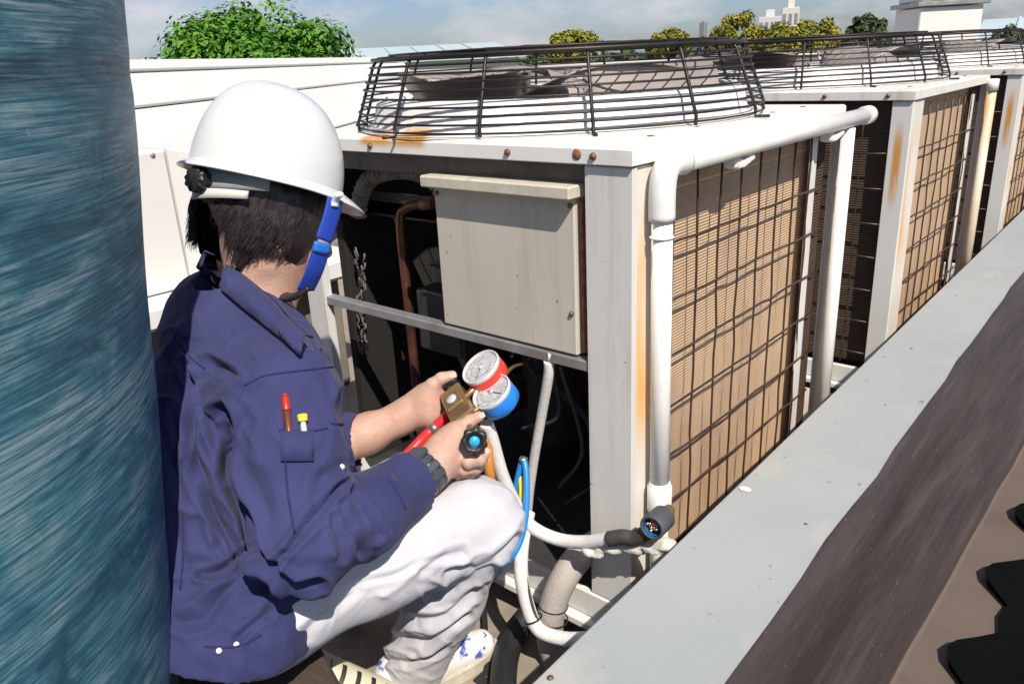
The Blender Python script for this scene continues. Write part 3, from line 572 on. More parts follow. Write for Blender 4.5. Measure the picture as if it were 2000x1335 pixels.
# ------------------------------------------------------------------ implicit surfaces -> one continuous mesh (surface nets)
class Fld:
    """signed distance field on a regular grid, built up from tapered limbs"""
    def __init__(s, lo, hi, h):
        s.lo = A(lo, float); s.h = h; n = np.ceil((A(hi, float)-s.lo)/h).astype(int)+1; s.n = n
        g = [s.lo[i]+h*np.arange(n[i]) for i in range(3)]
        s.P = np.stack(np.meshgrid(*g, indexing='ij'), -1).astype(np.float32).reshape(-1, 3); s.D = np.full(len(s.P), 9., np.float32)
    def join(s, d, k):
        if k <= 0: s.D = np.minimum(s.D, d); return
        hh = np.maximum(k-np.abs(s.D-d), 0)/k; s.D = np.minimum(s.D, d)-hh*hh*k*.25
    def cut(s, d, k=.004):                               # subtract a field
        hh = np.maximum(k-np.abs(s.D+d), 0)/k; s.D = np.maximum(s.D, -d)+hh*hh*k*.25
    def clone(s):
        g = Fld.__new__(Fld); g.P = s.P; g.n = s.n; g.lo = s.lo; g.h = s.h; g.D = np.full(len(s.P), 9., np.float32); return g
    def near(s, lo, hi, fn, m=.07):                     # evaluate fn only in the block of the grid round a limb
        i0 = np.clip(np.floor((A(lo)-m-s.lo)/s.h).astype(int), 0, s.n); i1 = np.clip(np.ceil((A(hi)+m-s.lo)/s.h).astype(int)+1, 0, s.n)
        o = np.full(tuple(s.n), 9., np.float32)
        if (i1 > i0).all():
            sl = tuple(slice(x, y) for x, y in zip(i0, i1)); q = s.P.reshape(*s.n, 3)[sl]; o[sl] = fn(q.reshape(-1, 3)).reshape(q.shape[:3])
        return o.reshape(-1)
    def cone(s, a, b, ra, rb):
        a, b = A(a, np.float32), A(b, np.float32); ab = b-a; r_ = max(ra, rb)
        def fn(P):
            t = np.clip(((P-a)@ab)/(ab@ab), 0, 1); q = P-a-t[:, None]*ab
            return np.sqrt(np.einsum('ij,ij->i', q, q))-(ra+(rb-ra)*t)
        return s.near(np.minimum(a, b)-r_, np.maximum(a, b)+r_, fn)
    def ell(s, a, b, wa, wb, lat):                      # elliptic limb: half widths (lateral, depth) at both ends
        a, b = A(a, np.float32), A(b, np.float32); ab = b-a; L2 = ab@ab
        ax = nrm(ab); la = nrm(A(lat)-ax*(A(lat)@ax)); de = np.cross(ax, la); r_ = max(*wa, *wb)
        def fn(P):
            t = np.clip(((P-a)@ab)/L2, 0, 1); q = P-a-t[:, None]*ab
            w0 = wa[0]+(wb[0]-wa[0])*t; w1 = wa[1]+(wb[1]-wa[1])*t; m_ = np.minimum(w0, w1)
            l, d_, z_ = q@la.astype(np.float32), q@de.astype(np.float32), q@ax.astype(np.float32)
            k = np.sqrt((l/w0)**2+(d_/w1)**2+(z_/m_)**2); g = np.sqrt((l/w0**2)**2+(d_/w1**2)**2+(z_/m_**2)**2)+1e-6
            return k*(k-1)/g
        return s.near(np.minimum(a, b)-r_, np.maximum(a, b)+r_, fn)
    def ball(s, c, r, ax=None):                         # ellipsoid with axes ax (rows) and radii r
        r = A(r, np.float32)*np.ones(3, np.float32)
        def fn(P):
            q = P-A(c, np.float32)
            if ax is not None: q = q@A(ax, np.float32).T
            k = np.linalg.norm(q/r, axis=1); g = np.linalg.norm(q/r**2, axis=1)+1e-6; return k*(k-1)/g
        return s.near(A(c)-r.max(), A(c)+r.max(), fn)
    def plane(s, p, n): return (s.P-A(p, np.float32))@nrm(n).astype(np.float32)
    def chain(s, pts, rs, k, kk=None):
        for i in range(len(pts)-1): s.join(s.cone(pts[i], pts[i+1], rs[i], rs[i+1]), k if i == 0 else (kk or k*.5))
    def mesh(s):
        n = s.n; D = s.D.reshape(n); ins = D < 0
        cn = n-1; offs = [(i, j, k) for i in (0, 1) for j in (0, 1) for k in (0, 1)]
        c8 = [ins[o[0]:o[0]+cn[0], o[1]:o[1]+cn[1], o[2]:o[2]+cn[2]] for o in offs]; al, an = c8[0].copy(), c8[0].copy()
        for q in c8[1:]: al &= q; an |= q
        act = an & ~al; ijk = np.argwhere(act); idx = np.full(cn, -1); idx[act] = np.arange(len(ijk)); acc = np.zeros((len(ijk), 3)); cnt = np.zeros(len(ijk))
        val = {o: D[ijk[:, 0]+o[0], ijk[:, 1]+o[1], ijk[:, 2]+o[2]] for o in offs}
        for a in offs:
            for ax in range(3):
                if a[ax] == 1: continue
                b = list(a); b[ax] = 1; da, db = val[a], val[tuple(b)]; m_ = (da < 0) != (db < 0); t = np.where(m_, da/(da-db+1e-12), 0)
                pt = np.tile(A(a, float), (len(ijk), 1)); pt[:, ax] = t; acc += pt*m_[:, None]; cnt += m_
        V = s.lo+s.h*(ijk+acc/cnt[:, None]); Fs = []
        for ax in range(3):
            b, c = (ax+1) % 3, (ax+2) % 3; sl0 = [slice(None)]*3; sl1 = [slice(None)]*3; sl0[ax] = slice(0, -1); sl1[ax] = slice(1, None)
            e0, e1 = ins[tuple(sl0)], ins[tuple(sl1)]; ch = np.argwhere(e0 != e1)
            ch = ch[(ch[:, b] > 0) & (ch[:, c] > 0) & (ch[:, b] < cn[b]) & (ch[:, c] < cn[c])]
            if not len(ch): continue
            q = []
            for (ob, oc) in ((-1, -1), (0, -1), (0, 0), (-1, 0)):
                z = ch.copy(); z[:, b] += ob; z[:, c] += oc; q.append(idx[z[:, 0], z[:, 1], z[:, 2]])
            q = np.stack(q, 1); fl = e0[ch[:, 0], ch[:, 1], ch[:, 2]]; q[~fl] = q[~fl][:, ::-1]; Fs.append(q)
        return V, np.concatenate(Fs)
def vnormals(V, F_):
    a = V[F_[:, 2]]-V[F_[:, 0]]; b = V[F_[:, 3]]-V[F_[:, 1]]; fn = np.cross(a, b); N_ = np.zeros_like(V)
    for k in range(4): np.add.at(N_, F_[:, k], fn)
    return N_/(np.linalg.norm(N_, axis=1)[:, None]+1e-12)
def relax(V, F_, it=2, lam=.5):
    for _ in range(it):
        S = np.zeros_like(V); c = np.zeros(len(V))
        for k in range(4):
            for j in ((k+1) % 4, (k-1) % 4): np.add.at(S, F_[:, k], V[F_[:, j]]); np.add.at(c, F_[:, k], 1)
        V = V+lam*(S/np.maximum(c, 1)[:, None]-V)
    return V
def to_px(V):
    q = (V-CAM)@RC; return 1000+FPX*q[:, 0]/q[:, 2], 667.5+FPX*q[:, 1]/q[:, 2], q[:, 2]
def segdist(u, v, pl):
    best = np.full(len(u), 1e9)
    for (a, b), (c, d) in zip(pl[:-1], pl[1:]):
        t = np.clip(((u-a)*(c-a)+(v-b)*(d-b))/((c-a)**2+(d-b)**2+1e-9), 0, 1); best = np.minimum(best, np.hypot(u-a-t*(c-a), v-b-t*(d-b)))
    return best
def folds(V, F_, lst, wrink=0., wsc=(18, 45)):
    """creases of the cloth: every entry is (crease line, width, height in mm); the surface is pushed along its normal"""
    N_ = vnormals(V, F_); u, v, t = to_px(V); face = -np.sum(N_*((V-CAM)/np.linalg.norm(V-CAM, axis=1)[:, None]), 1); wgt = np.clip(face*4+.6, 0, 1); d = np.zeros(len(V))
    for pl, wd, am in lst:
        wob = A([noise.noise((a_*.012, b_*.012, len(pl))) for a_, b_ in zip(u[::1], v[::1])]) if len(u) < 1 else 0
        s_ = segdist(u+6*np.sin(v*.045+wd), v+5*np.sin(u*.05+am), pl)
        d += am*.001*(np.exp(-(s_/wd)**1.6)+(-.42*np.exp(-((s_-2.1*wd)/(.9*wd))**2) if am < 0 else 0))*wgt
    if wrink:
        def rd(p):
            w_ = Vector((noise.noise(p*7), noise.noise(p*7+Vector((3, 5, 9))), 0))*.05; a_ = (1-abs(noise.noise((p+w_)*wsc[0])))**5-.35
            return wrink*(1.1*a_*(.5+noise.noise(p*5+Vector((8, 1, 2)))*1.3)+.5*noise.noise(p*wsc[1]*.6)+.8*noise.noise(p*6))
        d += A([rd(p) for p in map(Vector, V)])
    return V+N_*d[:, None]
def subdiv(V, F_):
    E_ = np.sort(np.concatenate([F_[:, [k, (k+1) % 4]] for k in range(4)]), 1); ue, inv = np.unique(E_, axis=0, return_inverse=True); inv = inv.reshape(-1)
    nV, nE, nF = len(V), len(ue), len(F_); mid = (V[ue[:, 0]]+V[ue[:, 1]])/2; fc = V[F_].mean(1); e = [inv[k*nF:(k+1)*nF]+nV for k in range(4)]; c = np.arange(nF)+nV+nE
    return np.concatenate([V, mid, fc]), np.concatenate([np.stack([F_[:, k], e[k], c, e[(k-1) % 4]], 1) for k in range(4)])
def emit(name, V, F_, m, parent, smooth=True):
    mb = MB(); mb.V = [V]; mb.F = [tuple(q) for q in F_.tolist()]; mb.S = [smooth]*len(F_); mb.n = len(V); return mb.build(name, m, parent, fixn=False)
def bbox(pts, pad): p = A(pts); return p.min(0)-pad, p.max(0)+pad

# materials of the worker
M['jacket'] = mat('navy_cotton_drill', (.031, .034, .102), .85, col2=(.050, .055, .148), nscale=7, lo=.3, hi=.7, dirt=(.04, .04, .13), dscale=14, dlo=.5, dhi=.7, damt=.4, sheen=.06, bump=.25, bscale=900, spec=.15, bump2=(13, .85, .012))
M['seam'] = mat('navy_stitching', (.030, .030, .105), .9, spec=.1)
M['trouser'] = mat('pale_grey_cotton', (.52, .52, .55), .85, col2=(.485, .485, .52), nscale=8, bump=.2, bscale=700, sheen=.1, spec=.15, bump2=(14, .55, .011))
M['skin'] = mat('skin', (.52, .345, .265), .5, col2=(.44, .25, .185), nscale=18, lo=.4, hi=.7, dirt=(.46, .17, .13), dscale=46, dlo=.5, dhi=.70, damt=.4, sss=.07, bump=.3, bscale=300, spec=.35)
M['nail'] = mat('finger_nail', (.70, .45, .38), .3)
M['hair'] = mat('dark_hair', (.014, .010, .012), .42, col2=(.032, .022, .022), nscale=60, spec=.5)
M['hat'] = mat('white_hard_hat', (.64, .65, .67), .25, col2=(.62, .63, .65), nscale=3, spec=.5, coat=.2)
M['hatin'] = mat('hat_underside', (.62, .60, .55), .5, col2=(.55, .52, .46), nscale=9)
M['band'] = mat('grey_plastic_band', (.34, .36, .38), .45, col2=(.28, .29, .30), nscale=9)
M['blackp'] = mat('black_plastic', (.012, .012, .014), .4, col2=(.02, .02, .022), nscale=20)
M['blue'] = mat('blue_webbing', (.012, .055, .42), .6, col2=(.010, .045, .36), nscale=30, bump=.25, bscale=500)
M['watch'] = mat('dark_resin_watch', (.035, .042, .05), .38, col2=(.06, .07, .08), nscale=22)

# frames of the worker: facing direction and near side, horizontal
rt = nrm(RC@A([1, 0, 0])*A([1, 1, 0])); fw = nrm(RC@A([0, 0, 1])*A([1, 1, 0]))
FAC = nrm(rt*.86+fw*.50); NEAR = nrm(rt*.50-fw*.86); UPZ = A([0, 0, 1.])
HIPB = PX(430, 1215, 1.2)
W = thing('person', 'worker in white hard hat, navy jacket and pale trousers crouching with gauges', 'person', (HIPB[0], HIPB[1], .25))

# ---- head, neck, forearms and hands (skin)
HC = PX(530, 428, 1.285)                                   # head centre
HF = nrm(FAC*.80-UPZ*.32+NEAR*-.10)                        # where the face looks: forward and down
HN = nrm(NEAR-HF*(NEAR@HF)); HU = np.cross(HN, HF); HU = HU if HU[2] > 0 else -HU
def HP(f, n, u): return HC+HF*f+HN*n+HU*u
nb = PX(510, 594, 1.274)
f = Fld(*bbox([HP(.13, 0, 0), HP(-.12, 0, .1), HP(0, .1, 0), HP(0, -.1, -.14), nb], .05), .0032)
ax = (HF, HN, HU)
f.join(f.ball(HP(-.012, 0, .035), (.098, .076, .085), ax), 0)
f.join(f.ball(HP(.030, 0, -.035), (.066, .060, .078), ax), .05)     # face
f.join(f.ball(HP(.055, 0, -.092), (.030, .030, .022), ax), .03)     # chin
for sd in (-1, 1):
    f.join(f.cone(HP(.045, sd*.022, -.095), HP(-.012, sd*.058, -.062), .014, .016), .03)    # jaw
    f.join(f.ball(HP(.066, sd*.040, -.030), (.018, .020, .018), ax), .03)                   # cheek
    f.join(f.ball(HP(-.008, sd*.077, -.020), (.016, .009, .030), ax), .008)                 # ear
    f.cut(f.ball(HP(.094, sd*.031, .006), (.014, .016, .010), ax), .02)                     # eye socket
    f.join(f.ball(HP(.078, sd*.031, .004), (.012, .013, .010), ax), .004)
    f.join(f.cone(HP(.090, sd*.012, .022), HP(.082, sd*.048, .024), .008, .007), .012)      # brow
f.join(f.cone(HP(.092, 0, .005), HP(.108, 0, -.034), .007, .011), .014)                     # nose
f.join(f.cone(HP(.088, -.018, -.060), HP(.088, .018, -.060), .006, .006), .008); f.join(f.cone(HP(.087, -.016, -.069), HP(.087, .016, -.069), .006, .006), .006)
f.cut(f.cone(HP(.096, -.02, -.0645), HP(.096, .02, -.0645), .0025, .0025), .004)
f.join(f.cone(HP(-.016, 0, -.06), nb+A([0, 0, -.03]), .048, .052), .04)
hv, hq = f.mesh(); hv = relax(hv, hq, 2)
SK = [(hv, hq)]
for sd in (-1, 1): MB().lathe([(.0115*math.sin(a_), .0115*math.cos(a_)) for a_ in np.linspace(.01, math.pi-.01, 9)], HP(.0805, sd*.031, .003), HF, n=14).build('eye', mat('eye_white_%d' % sd, (.7, .68, .65), .2), W)

def hand(name, wrist_chain, palm, fingers, thumb, h=.0019):
    allp = [p for p, r in wrist_chain]+[p for p, r in palm]+[p for fg in fingers+[thumb] for p, r in fg]
    f = Fld(*bbox(allp, .045), h)
    f.chain([p for p, r in wrist_chain], [r for p, r in wrist_chain], 0, .02)
    for i in range(len(palm)-1): f.join(f.cone(palm[i][0], palm[i+1][0], palm[i][1], palm[i+1][1]), .022)
    for fg in fingers:
        g = f.clone()
        for i in range(len(fg)-1):                        # phalanx: waisted between swollen joints
            mp_ = (fg[i][0]+fg[i+1][0])/2; mr_ = (fg[i][1]+fg[i+1][1])/2*.93; g.join(f.cone(fg[i][0], mp_, fg[i][1]*1.03, mr_), .002); g.join(f.cone(mp_, fg[i+1][0], mr_, fg[i+1][1]*1.03), .002)
        q0 = fg[0][0]; near = np.exp(-(np.linalg.norm(f.P-A(q0, np.float32), axis=1)/.02)**2); k = .003+.014*near   # webs only at the knuckle
        hh = np.maximum(k-np.abs(f.D-g.D), 0)/k; f.D = np.minimum(f.D, g.D)-hh*hh*k*.25
    for i in range(len(thumb)-1): f.join(f.cone(thumb[i][0], thumb[i+1][0], thumb[i][1], thumb[i+1][1]), .018 if i == 0 else .004)
    v, q = f.mesh(); v = relax(v, q, 2); SK.append((v, q))
# near hand (back of the hand to us): grips the manifold from below, thumb along the top
def pp(l): return [(PX(u, v, t), r) for u, v, t, r in l]
wr = pp([(775, 968, 1.215, .034), (822, 935, 1.245, .029), (846, 912, 1.262, .029)])
pm = pp([(846, 912, 1.262, .027), (868, 882, 1.280, .027), (893, 862, 1.292, .024)])
pm2 = pp([(852, 918, 1.268, .022), (880, 898, 1.292, .020), (893, 862, 1.292, .022)])
fgs = [pp([(890, 878, 1.280, .0125), (915, 902, 1.262, .0105), (938, 898, 1.258, .0098), (947, 886, 1.270, .0085)]),
       pp([(882, 890, 1.290, .0125), (906, 916, 1.278, .0105), (930, 913, 1.276, .0095), (943, 902, 1.288, .0085)]),
       pp([(874, 898, 1.305, .0115), (896, 925, 1.298, .0100), (920, 924, 1.298, .0090), (936, 914, 1.310, .0080)]),
       pp([(866, 902, 1.315, .0105), (884, 926, 1.312, .0090), (903, 928, 1.315, .0080), (918, 920, 1.325, .0070)])]
th = pp([(872, 868, 1.276, .0165), (893, 842, 1.283, .0125), (917, 822, 1.292, .0108), (936, 813, 1.302, .0090)])
hand('hand', wr, pm+pm2[1:], fgs, th); NAILS = [th]+fgs[:2]
# far hand (palm side towards us): thumb up along the black knob, fingers come round below
wr = pp([(660, 872, 1.365, .036), (720, 845, 1.380, .0325), (782, 817, 1.395, .0265), (812, 800, 1.400, .027)])
pm = pp([(812, 800, 1.400, .026), (836, 782, 1.400, .026), (850, 775, 1.402, .022)])
pm2 = pp([(812, 808, 1.395, .024), (840, 806, 1.392, .020), (852, 795, 1.395, .018)])
fgs = [pp([(856, 772, 1.410, .0115), (882, 778, 1.425, .0100), (897, 800, 1.415, .0092), (893, 818, 1.395, .0080)]),
       pp([(852, 792, 1.402, .0115), (873, 806, 1.405, .0100), (888, 822, 1.390, .0090), (886, 834, 1.372, .0080)]),
       pp([(846, 806, 1.395, .0110), (862, 822, 1.392, .0098), (878, 832, 1.378, .0088), (890, 838, 1.365, .0078)]),
       pp([(836, 814, 1.388, .0100), (848, 828, 1.382, .0085), (862, 838, 1.370, .0078), (874, 846, 1.360, .0068)])]
th = pp([(834, 776, 1.385, .0165), (846, 752, 1.378, .0128), (862, 739, 1.376, .0110), (883, 733, 1.378, .0090)])
hand('hand', wr, pm+pm2[1:], fgs, th); NAILS += [th]

def nail(fg, nm='nail'):
    (a_, _), (b_, r_) = fg[-2], fg[-1]; d_ = nrm(b_-a_); n_ = nrm(CAM-b_); n_ = nrm(n_-d_*(n_@d_)); MB().obox(b_+d_*.001+n_*r_*.90, (d_, np.cross(n_, d_), n_), (r_*.62, r_*.50, .0012), .0011).build(nm, M['nail'], W)
for fg in NAILS: nail(fg)

# ---- trousers and legs
HIPN, HIPF = PX(505, 1190, 1.155), PX(450, 1120, 1.30)
KN, KF = PX(930, 1018, 1.315), PX(820, 965, 1.47)
AN = PX(800, 1318, 1.515); AF = PX(640, 1170, 1.75)
allp = [HIPN, HIPF, KN, KF, AN]
lo, hi = bbox(allp, .13); lo[2] = max(lo[2], .02)
f = Fld(lo, hi, .0042)
f.chain([HIPN, (HIPN+KN)/2+UPZ*.004, KN], [.082, .077, .067], 0, .03)
kk = KN+(KN-HIPN)*.03; f.join(f.cone(kk, KN, .060, .066), .03)
f.chain([KN, KN*.55+AN*.45+A([0, 0, 0]), AN], [.064, .066, .058], .028, .03)
f.join(f.cone(HIPN, HIPF, .084, .084), .05); f.chain([HIPF, (HIPF+KF)/2, KF], [.080, .080, .066], .03, .03)
f.chain([KF, AF], [.064, .052], .028)
dn = nrm(AN-KN); f.cut(-f.plane(AN+dn*.005, -dn), .004) if False else None
d_ = f.plane(AN+dn*.022, dn); far_leg = f.cone(KF, AF, .09, .09); f.D = np.maximum(f.D, np.where(far_leg < .0, -9, np.where(f.cone(KN, AN+dn*.1, .12, .12) < 0, d_, -9)).astype(np.float32))
inner = f.cone(AN-dn*.02, AN+dn*.06, .046, .050); f.cut(inner, .003)
v, q = f.mesh(); v = relax(v, q, 3); v, q = subdiv(v, q); v = relax(v, q, 2)
TF = [([(1012, 1000), (960, 1075), (905, 1095)], 9, 5), ([(1005, 1050), (930, 1110), (880, 1120)], 7, -6), ([(985, 1085), (900, 1135), (850, 1130)], 7, 5), ([(960, 1100), (890, 1150), (840, 1160)], 7, -6),
      ([(955, 1125), (880, 1178), (815, 1190)], 8, 6), ([(935, 1150), (870, 1200), (800, 1210)], 7, -6), ([(920, 1175), (850, 1225), (780, 1230)], 8, 6), ([(905, 1205), (830, 1255), (755, 1245)], 7, -7),
      ([(890, 1230), (820, 1280), (745, 1265)], 8, 7), ([(870, 1262), (800, 1300), (735, 1285)], 6, -6), ([(860, 1090), (790, 1130), (740, 1160)], 9, 4), ([(900, 1075), (830, 1110)], 8, -4),
      ([(640, 1160), (720, 1140), (800, 1105), (900, 1080)], 6, -2.5), ([(560, 1240), (640, 1170), (700, 1090)], 14, 4), ([(600, 1240), (690, 1150)], 10, -4), ([(940, 960), (1000, 1020)], 18, 3)]
v = folds(v, q, TF, .0030, (13, 36))
trouser = emit('trousers', v, q, M['trouser'], W)
bt = BVHTree.FromPolygons(v.tolist(), q.tolist())

# ---- jacket: body, sleeves, hem; then creases
SN, EN, WN = PX(556, 784, 1.110), PX(592, 1052, 1.035), PX(805, 938, 1.222)
SFp, EF, WF = PX(452, 660, 1.40), PX(560, 880, 1.36), PX(695, 866, 1.366)
CH = PX(466, 722, 1.275); MID = PX(425, 900, 1.225); HPc = PX(430, 1135, 1.20); NK = PX(458, 605, 1.28)
f = Fld(*bbox([SN, EN, WN, SFp, EF, WF, CH, MID, HPc, PX(400, 1290, 1.1), PX(310, 900, 1.3)], .15), .0046)
lat = NEAR
f.join(f.ell(NK, CH, (.070, .070), (.150, .120), lat), 0)
f.join(f.ell(CH, MID, (.150, .122), (.145, .135), lat), .05)
f.join(f.ell(MID, HPc, (.145, .135), (.165, .150), lat), .05)
f.join(f.ball(PX(425, 1190, 1.175), (.145, .180, .105), (FAC, NEAR, UPZ)), .05)              # skirt of the jacket over the hip
f.join(f.cone(PX(415, 625, 1.33), PX(505, 735, 1.19), .075, .068), .05)                      # shoulder yoke
gs = f.clone()
gs.chain([SN, PX(572, 905, 1.070), EN], [.070, .072, .063], 0, .02); gs.join(f.cone(EN, PX(700, 1010, 1.125), .064, .056), .03); gs.join(f.cone(PX(700, 1010, 1.125), WN, .056, .046), .03)
gs.join(f.cone(PX(500, 735, 1.18), SN, .062, .071), .05)
k = .004+.05*np.clip((f.P[:, 2]-float(SN[2])+.05)/.08, 0, 1); hh = np.maximum(k-np.abs(f.D-gs.D), 0)/k; f.D = np.minimum(f.D, gs.D)-hh*hh*k*.25
gs.D[:] = 9; gs.chain([SFp, EF, WF], [.075, .062, .052], 0, .03); k = .02; hh = np.maximum(k-np.abs(f.D-gs.D), 0)/k; f.D = np.minimum(f.D, gs.D)-hh*hh*k*.25
for (e, w_, r_) in ((PX(700, 1010, 1.125), WN, .039), (EF, WF, .046)):                         # open cuffs
    dw = nrm(w_-e); cut = f.plane(w_+dw*.004, dw); near = np.linalg.norm(f.P-A(w_+dw*.03, np.float32), axis=1) < .075
    f.D = np.where(near, np.maximum(f.D, cut), f.D); f.cut(f.cone(w_-dw*.03, w_+dw*.06, r_, r_+.002), .003)
hemn = nrm(-UPZ*.93-FAC*.30); f.D = np.maximum(f.D, f.plane(PX(440, 1272, 1.08), hemn).astype(np.float32))
f.cut(f.cone(NK+UPZ*.03, HP(-.03, 0, -.06), .058, .066), .01)                                  # neck hole
v, q = f.mesh(); v = relax(v, q, 2); v, q = subdiv(v, q); v = relax(v, q, 2)
JF = [([(372, 712), (366, 800), (380, 900), (420, 1000), (470, 1095)], 7, -13), ([(395, 1120), (440, 1105), (480, 1075)], 7, -10), ([(520, 690), (560, 680), (620, 690)], 8, -3), ([(446, 800), (446, 880), (462, 980), (505, 1085), (565, 1142), (612, 1140)], 10, -24), ([(365, 740), (372, 850), (395, 960), (440, 1050), (480, 1110)], 10, -9), ([(372, 705), (420, 690), (455, 712)], 9, 8), ([(380, 745), (415, 715), (450, 735)], 9, -8), ([(445, 790), (420, 820), (428, 860), (450, 930)], 10, -9),
      ([(400, 860), (420, 940), (470, 1040)], 9, 7), ([(430, 700), (520, 690), (600, 660)], 16, 3), ([(460, 760), (500, 820), (500, 900)], 12, 3),
      ([(670, 945), (640, 985), (590, 1035), (540, 1100)], 8, -9), ([(700, 960), (725, 1000), (735, 1040)], 8, -7), ([(672, 985), (690, 1030), (700, 1075)], 7, -6), ([(715, 975), (712, 1020), (720, 1060)], 8, 5), ([(655, 1010), (665, 1050), (660, 1090)], 6, -5), ([(640, 1040), (645, 1085)], 6, 5),
      ([(630, 760), (650, 850), (665, 930)], 12, 3), ([(612, 980), (640, 930), (668, 905)], 10, -4), ([(560, 960), (590, 1000), (600, 1050)], 14, 3), ([(500, 930), (530, 1040)], 16, -3),
      ([(360, 1100), (420, 1120), (470, 1100)], 12, -6), ([(350, 1220), (400, 1200), (470, 1130)], 12, -9), ([(380, 1170), (430, 1150), (480, 1110)], 12, 6), ([(440, 1230), (500, 1190), (540, 1150)], 12, 5), ([(470, 1245), (520, 1200)], 8, -5), ([(345, 990), (390, 1000), (420, 1060)], 10, 5), ([(340, 900), (350, 1000), (345, 1100)], 12, -5),
      ([(320, 640), (370, 700), (380, 780)], 14, 4), ([(310, 660), (345, 760), (350, 860)], 9, -4), ([(480, 620), (530, 680), (600, 720)], 18, 2)]
v = folds(v, q, JF, .0050, (14, 40))
jacket = emit('jacket', v, q, M['jacket'], W)
bj = BVHTree.FromPolygons(v.tolist(), q.tolist())
# one body: head and hands joined by trunk and limbs that run inside the clothes
body = MB()
for v_, q_ in SK: body.add(v_, q_.tolist())
for pl_, rs_ in (([nb+UPZ*.02, CH, MID, HPc], [.045, .09, .10, .10]), ([CH, SN, EN, PX(700, 1010, 1.125), PX(790, 955, 1.222)], [.06, .048, .042, .036, .028]), ([CH, SFp, EF, PX(660, 872, 1.365)], [.06, .048, .040, .034]),
                 ([HPc, HIPN, (HIPN+KN)/2, KN, (KN+AN)/2, AN], [.08, .06, .055, .046, .045, .034]), ([HPc, HIPF, (HIPF+KF)/2, KF, AF], [.08, .06, .055, .044, .034])):
    body.tube(spl(pl_, 5), np.interp(np.linspace(0, len(pl_)-1, 5*(len(pl_)-1)+1), range(len(pl_)), rs_), 14)
body.build('body', M['skin'], W, fixn=False)
def onmesh(bv, u, v_, off=.001):
    r_ = Vector(ray(u, v_)).normalized(); h = bv.ray_cast(Vector(CAM), r_)
    return None if h[0] is None else A(h[0])-A(r_)*off
def seam(bv, pl, wd, name, m, parent, n=10, off=.0008):
    pts = [onmesh(bv, *p, off) for p in [tuple(x) for x in A(spl([(*q_, 0) for q_ in pl], n))[:, :2]]]; pts = [p for p in pts if p is not None]
    if len(pts) < 3: return
    run = [pts[0]]; best = []
    for p in pts[1:]:
        if np.linalg.norm(p-run[-1]) > .03: best = max(best, run, key=len); run = []
        run.append(p)
    best = max(best, run, key=len)
    if len(best) > 2: return MB().tube(best, wd, 6).build(name, m, parent)
for pl in ([(478, 752), (520, 733), (600, 722), (660, 716), (690, 722)], [(330, 640), (365, 690), (400, 720)], [(555, 800), (556, 880), (562, 960), (575, 1040)], [(545, 840), (600, 842), (640, 836)],
           [(646, 826), (668, 828), (690, 826)], [(758, 935), (778, 962), (792, 992)], [(400, 1262), (460, 1262), (510, 1240)], [(356, 1000), (358, 1080), (352, 1150)]):
    seam(bj, pl, .0014, 'seam', M['seam'], jacket)
for (u, v_) in ((668, 912), (462, 1258), (428, 1270)):
    p = onmesh(bj, u, v_, .001)
    if p is not None: MB().lathe([(.0001, .0012), (.0030, .0014), (.0046, .0010), (.0052, 0)], p, -ray(u, v_), n=16).build('snap_button', M['steel'], jacket)
# collar: a folded strip round the neck
def strip(rows, name, m, parent, th=.003, sm=True):
    rows = [A(r_) for r_ in rows]; n, k = len(rows), len(rows[0]); V = np.concatenate(rows); Fq = A([(i*k+j, i*k+j+1, (i+1)*k+j+1, (i+1)*k+j) for i in range(n-1) for j in range(k-1)])
    N_ = vnormals(V, Fq); V2 = np.concatenate([V, V-N_*th]); o_ = len(V)
    rim = [j for j in range(k)]+[i*k+k-1 for i in range(1, n)]+[(n-1)*k+j for j in range(k-2, -1, -1)]+[i*k for i in range(n-2, 0, -1)]
    Fc = Fq.tolist()+(Fq[:, ::-1]+o_).tolist()+[(rim[i], rim[(i+1) % len(rim)], o_+rim[(i+1) % len(rim)], o_+rim[i]) for i in range(len(rim))]
    return MB().add(V2, Fc, sm).build(name, m, parent)
lowp = A(spl([(x, y, 0) for x, y in ((386, 524), (418, 556), (465, 598), (515, 638), (552, 668), (585, 698))], 6))[:, :2]
uppp = A(spl([(x, y, 0) for x, y in ((400, 492), (430, 508), (474, 540), (526, 586), (558, 624), (597, 652))], 6))[:, :2]
lows = [onmesh(bj, *p_, .007) for p_ in lowp]; rows = []
tl = [(to_px(A([x]))[2][0] if x is not None else 1.2) for x in lows]
for s in np.linspace(0, 1, 8):
    row = []
    for i_, (a_, b_) in enumerate(zip(lowp, uppp)):
        uv = a_+(b_-a_)*s; t_ = tl[i_]+.030*s*s-.010*math.sin(s*math.pi); row.append(PX(uv[0], uv[1], t_))
    rows.append(row)
rows.append([r_+RC@A([.006, .004, .02]) for r_ in rows[-1]])
strip(rows, 'collar', M['jacket'], jacket)

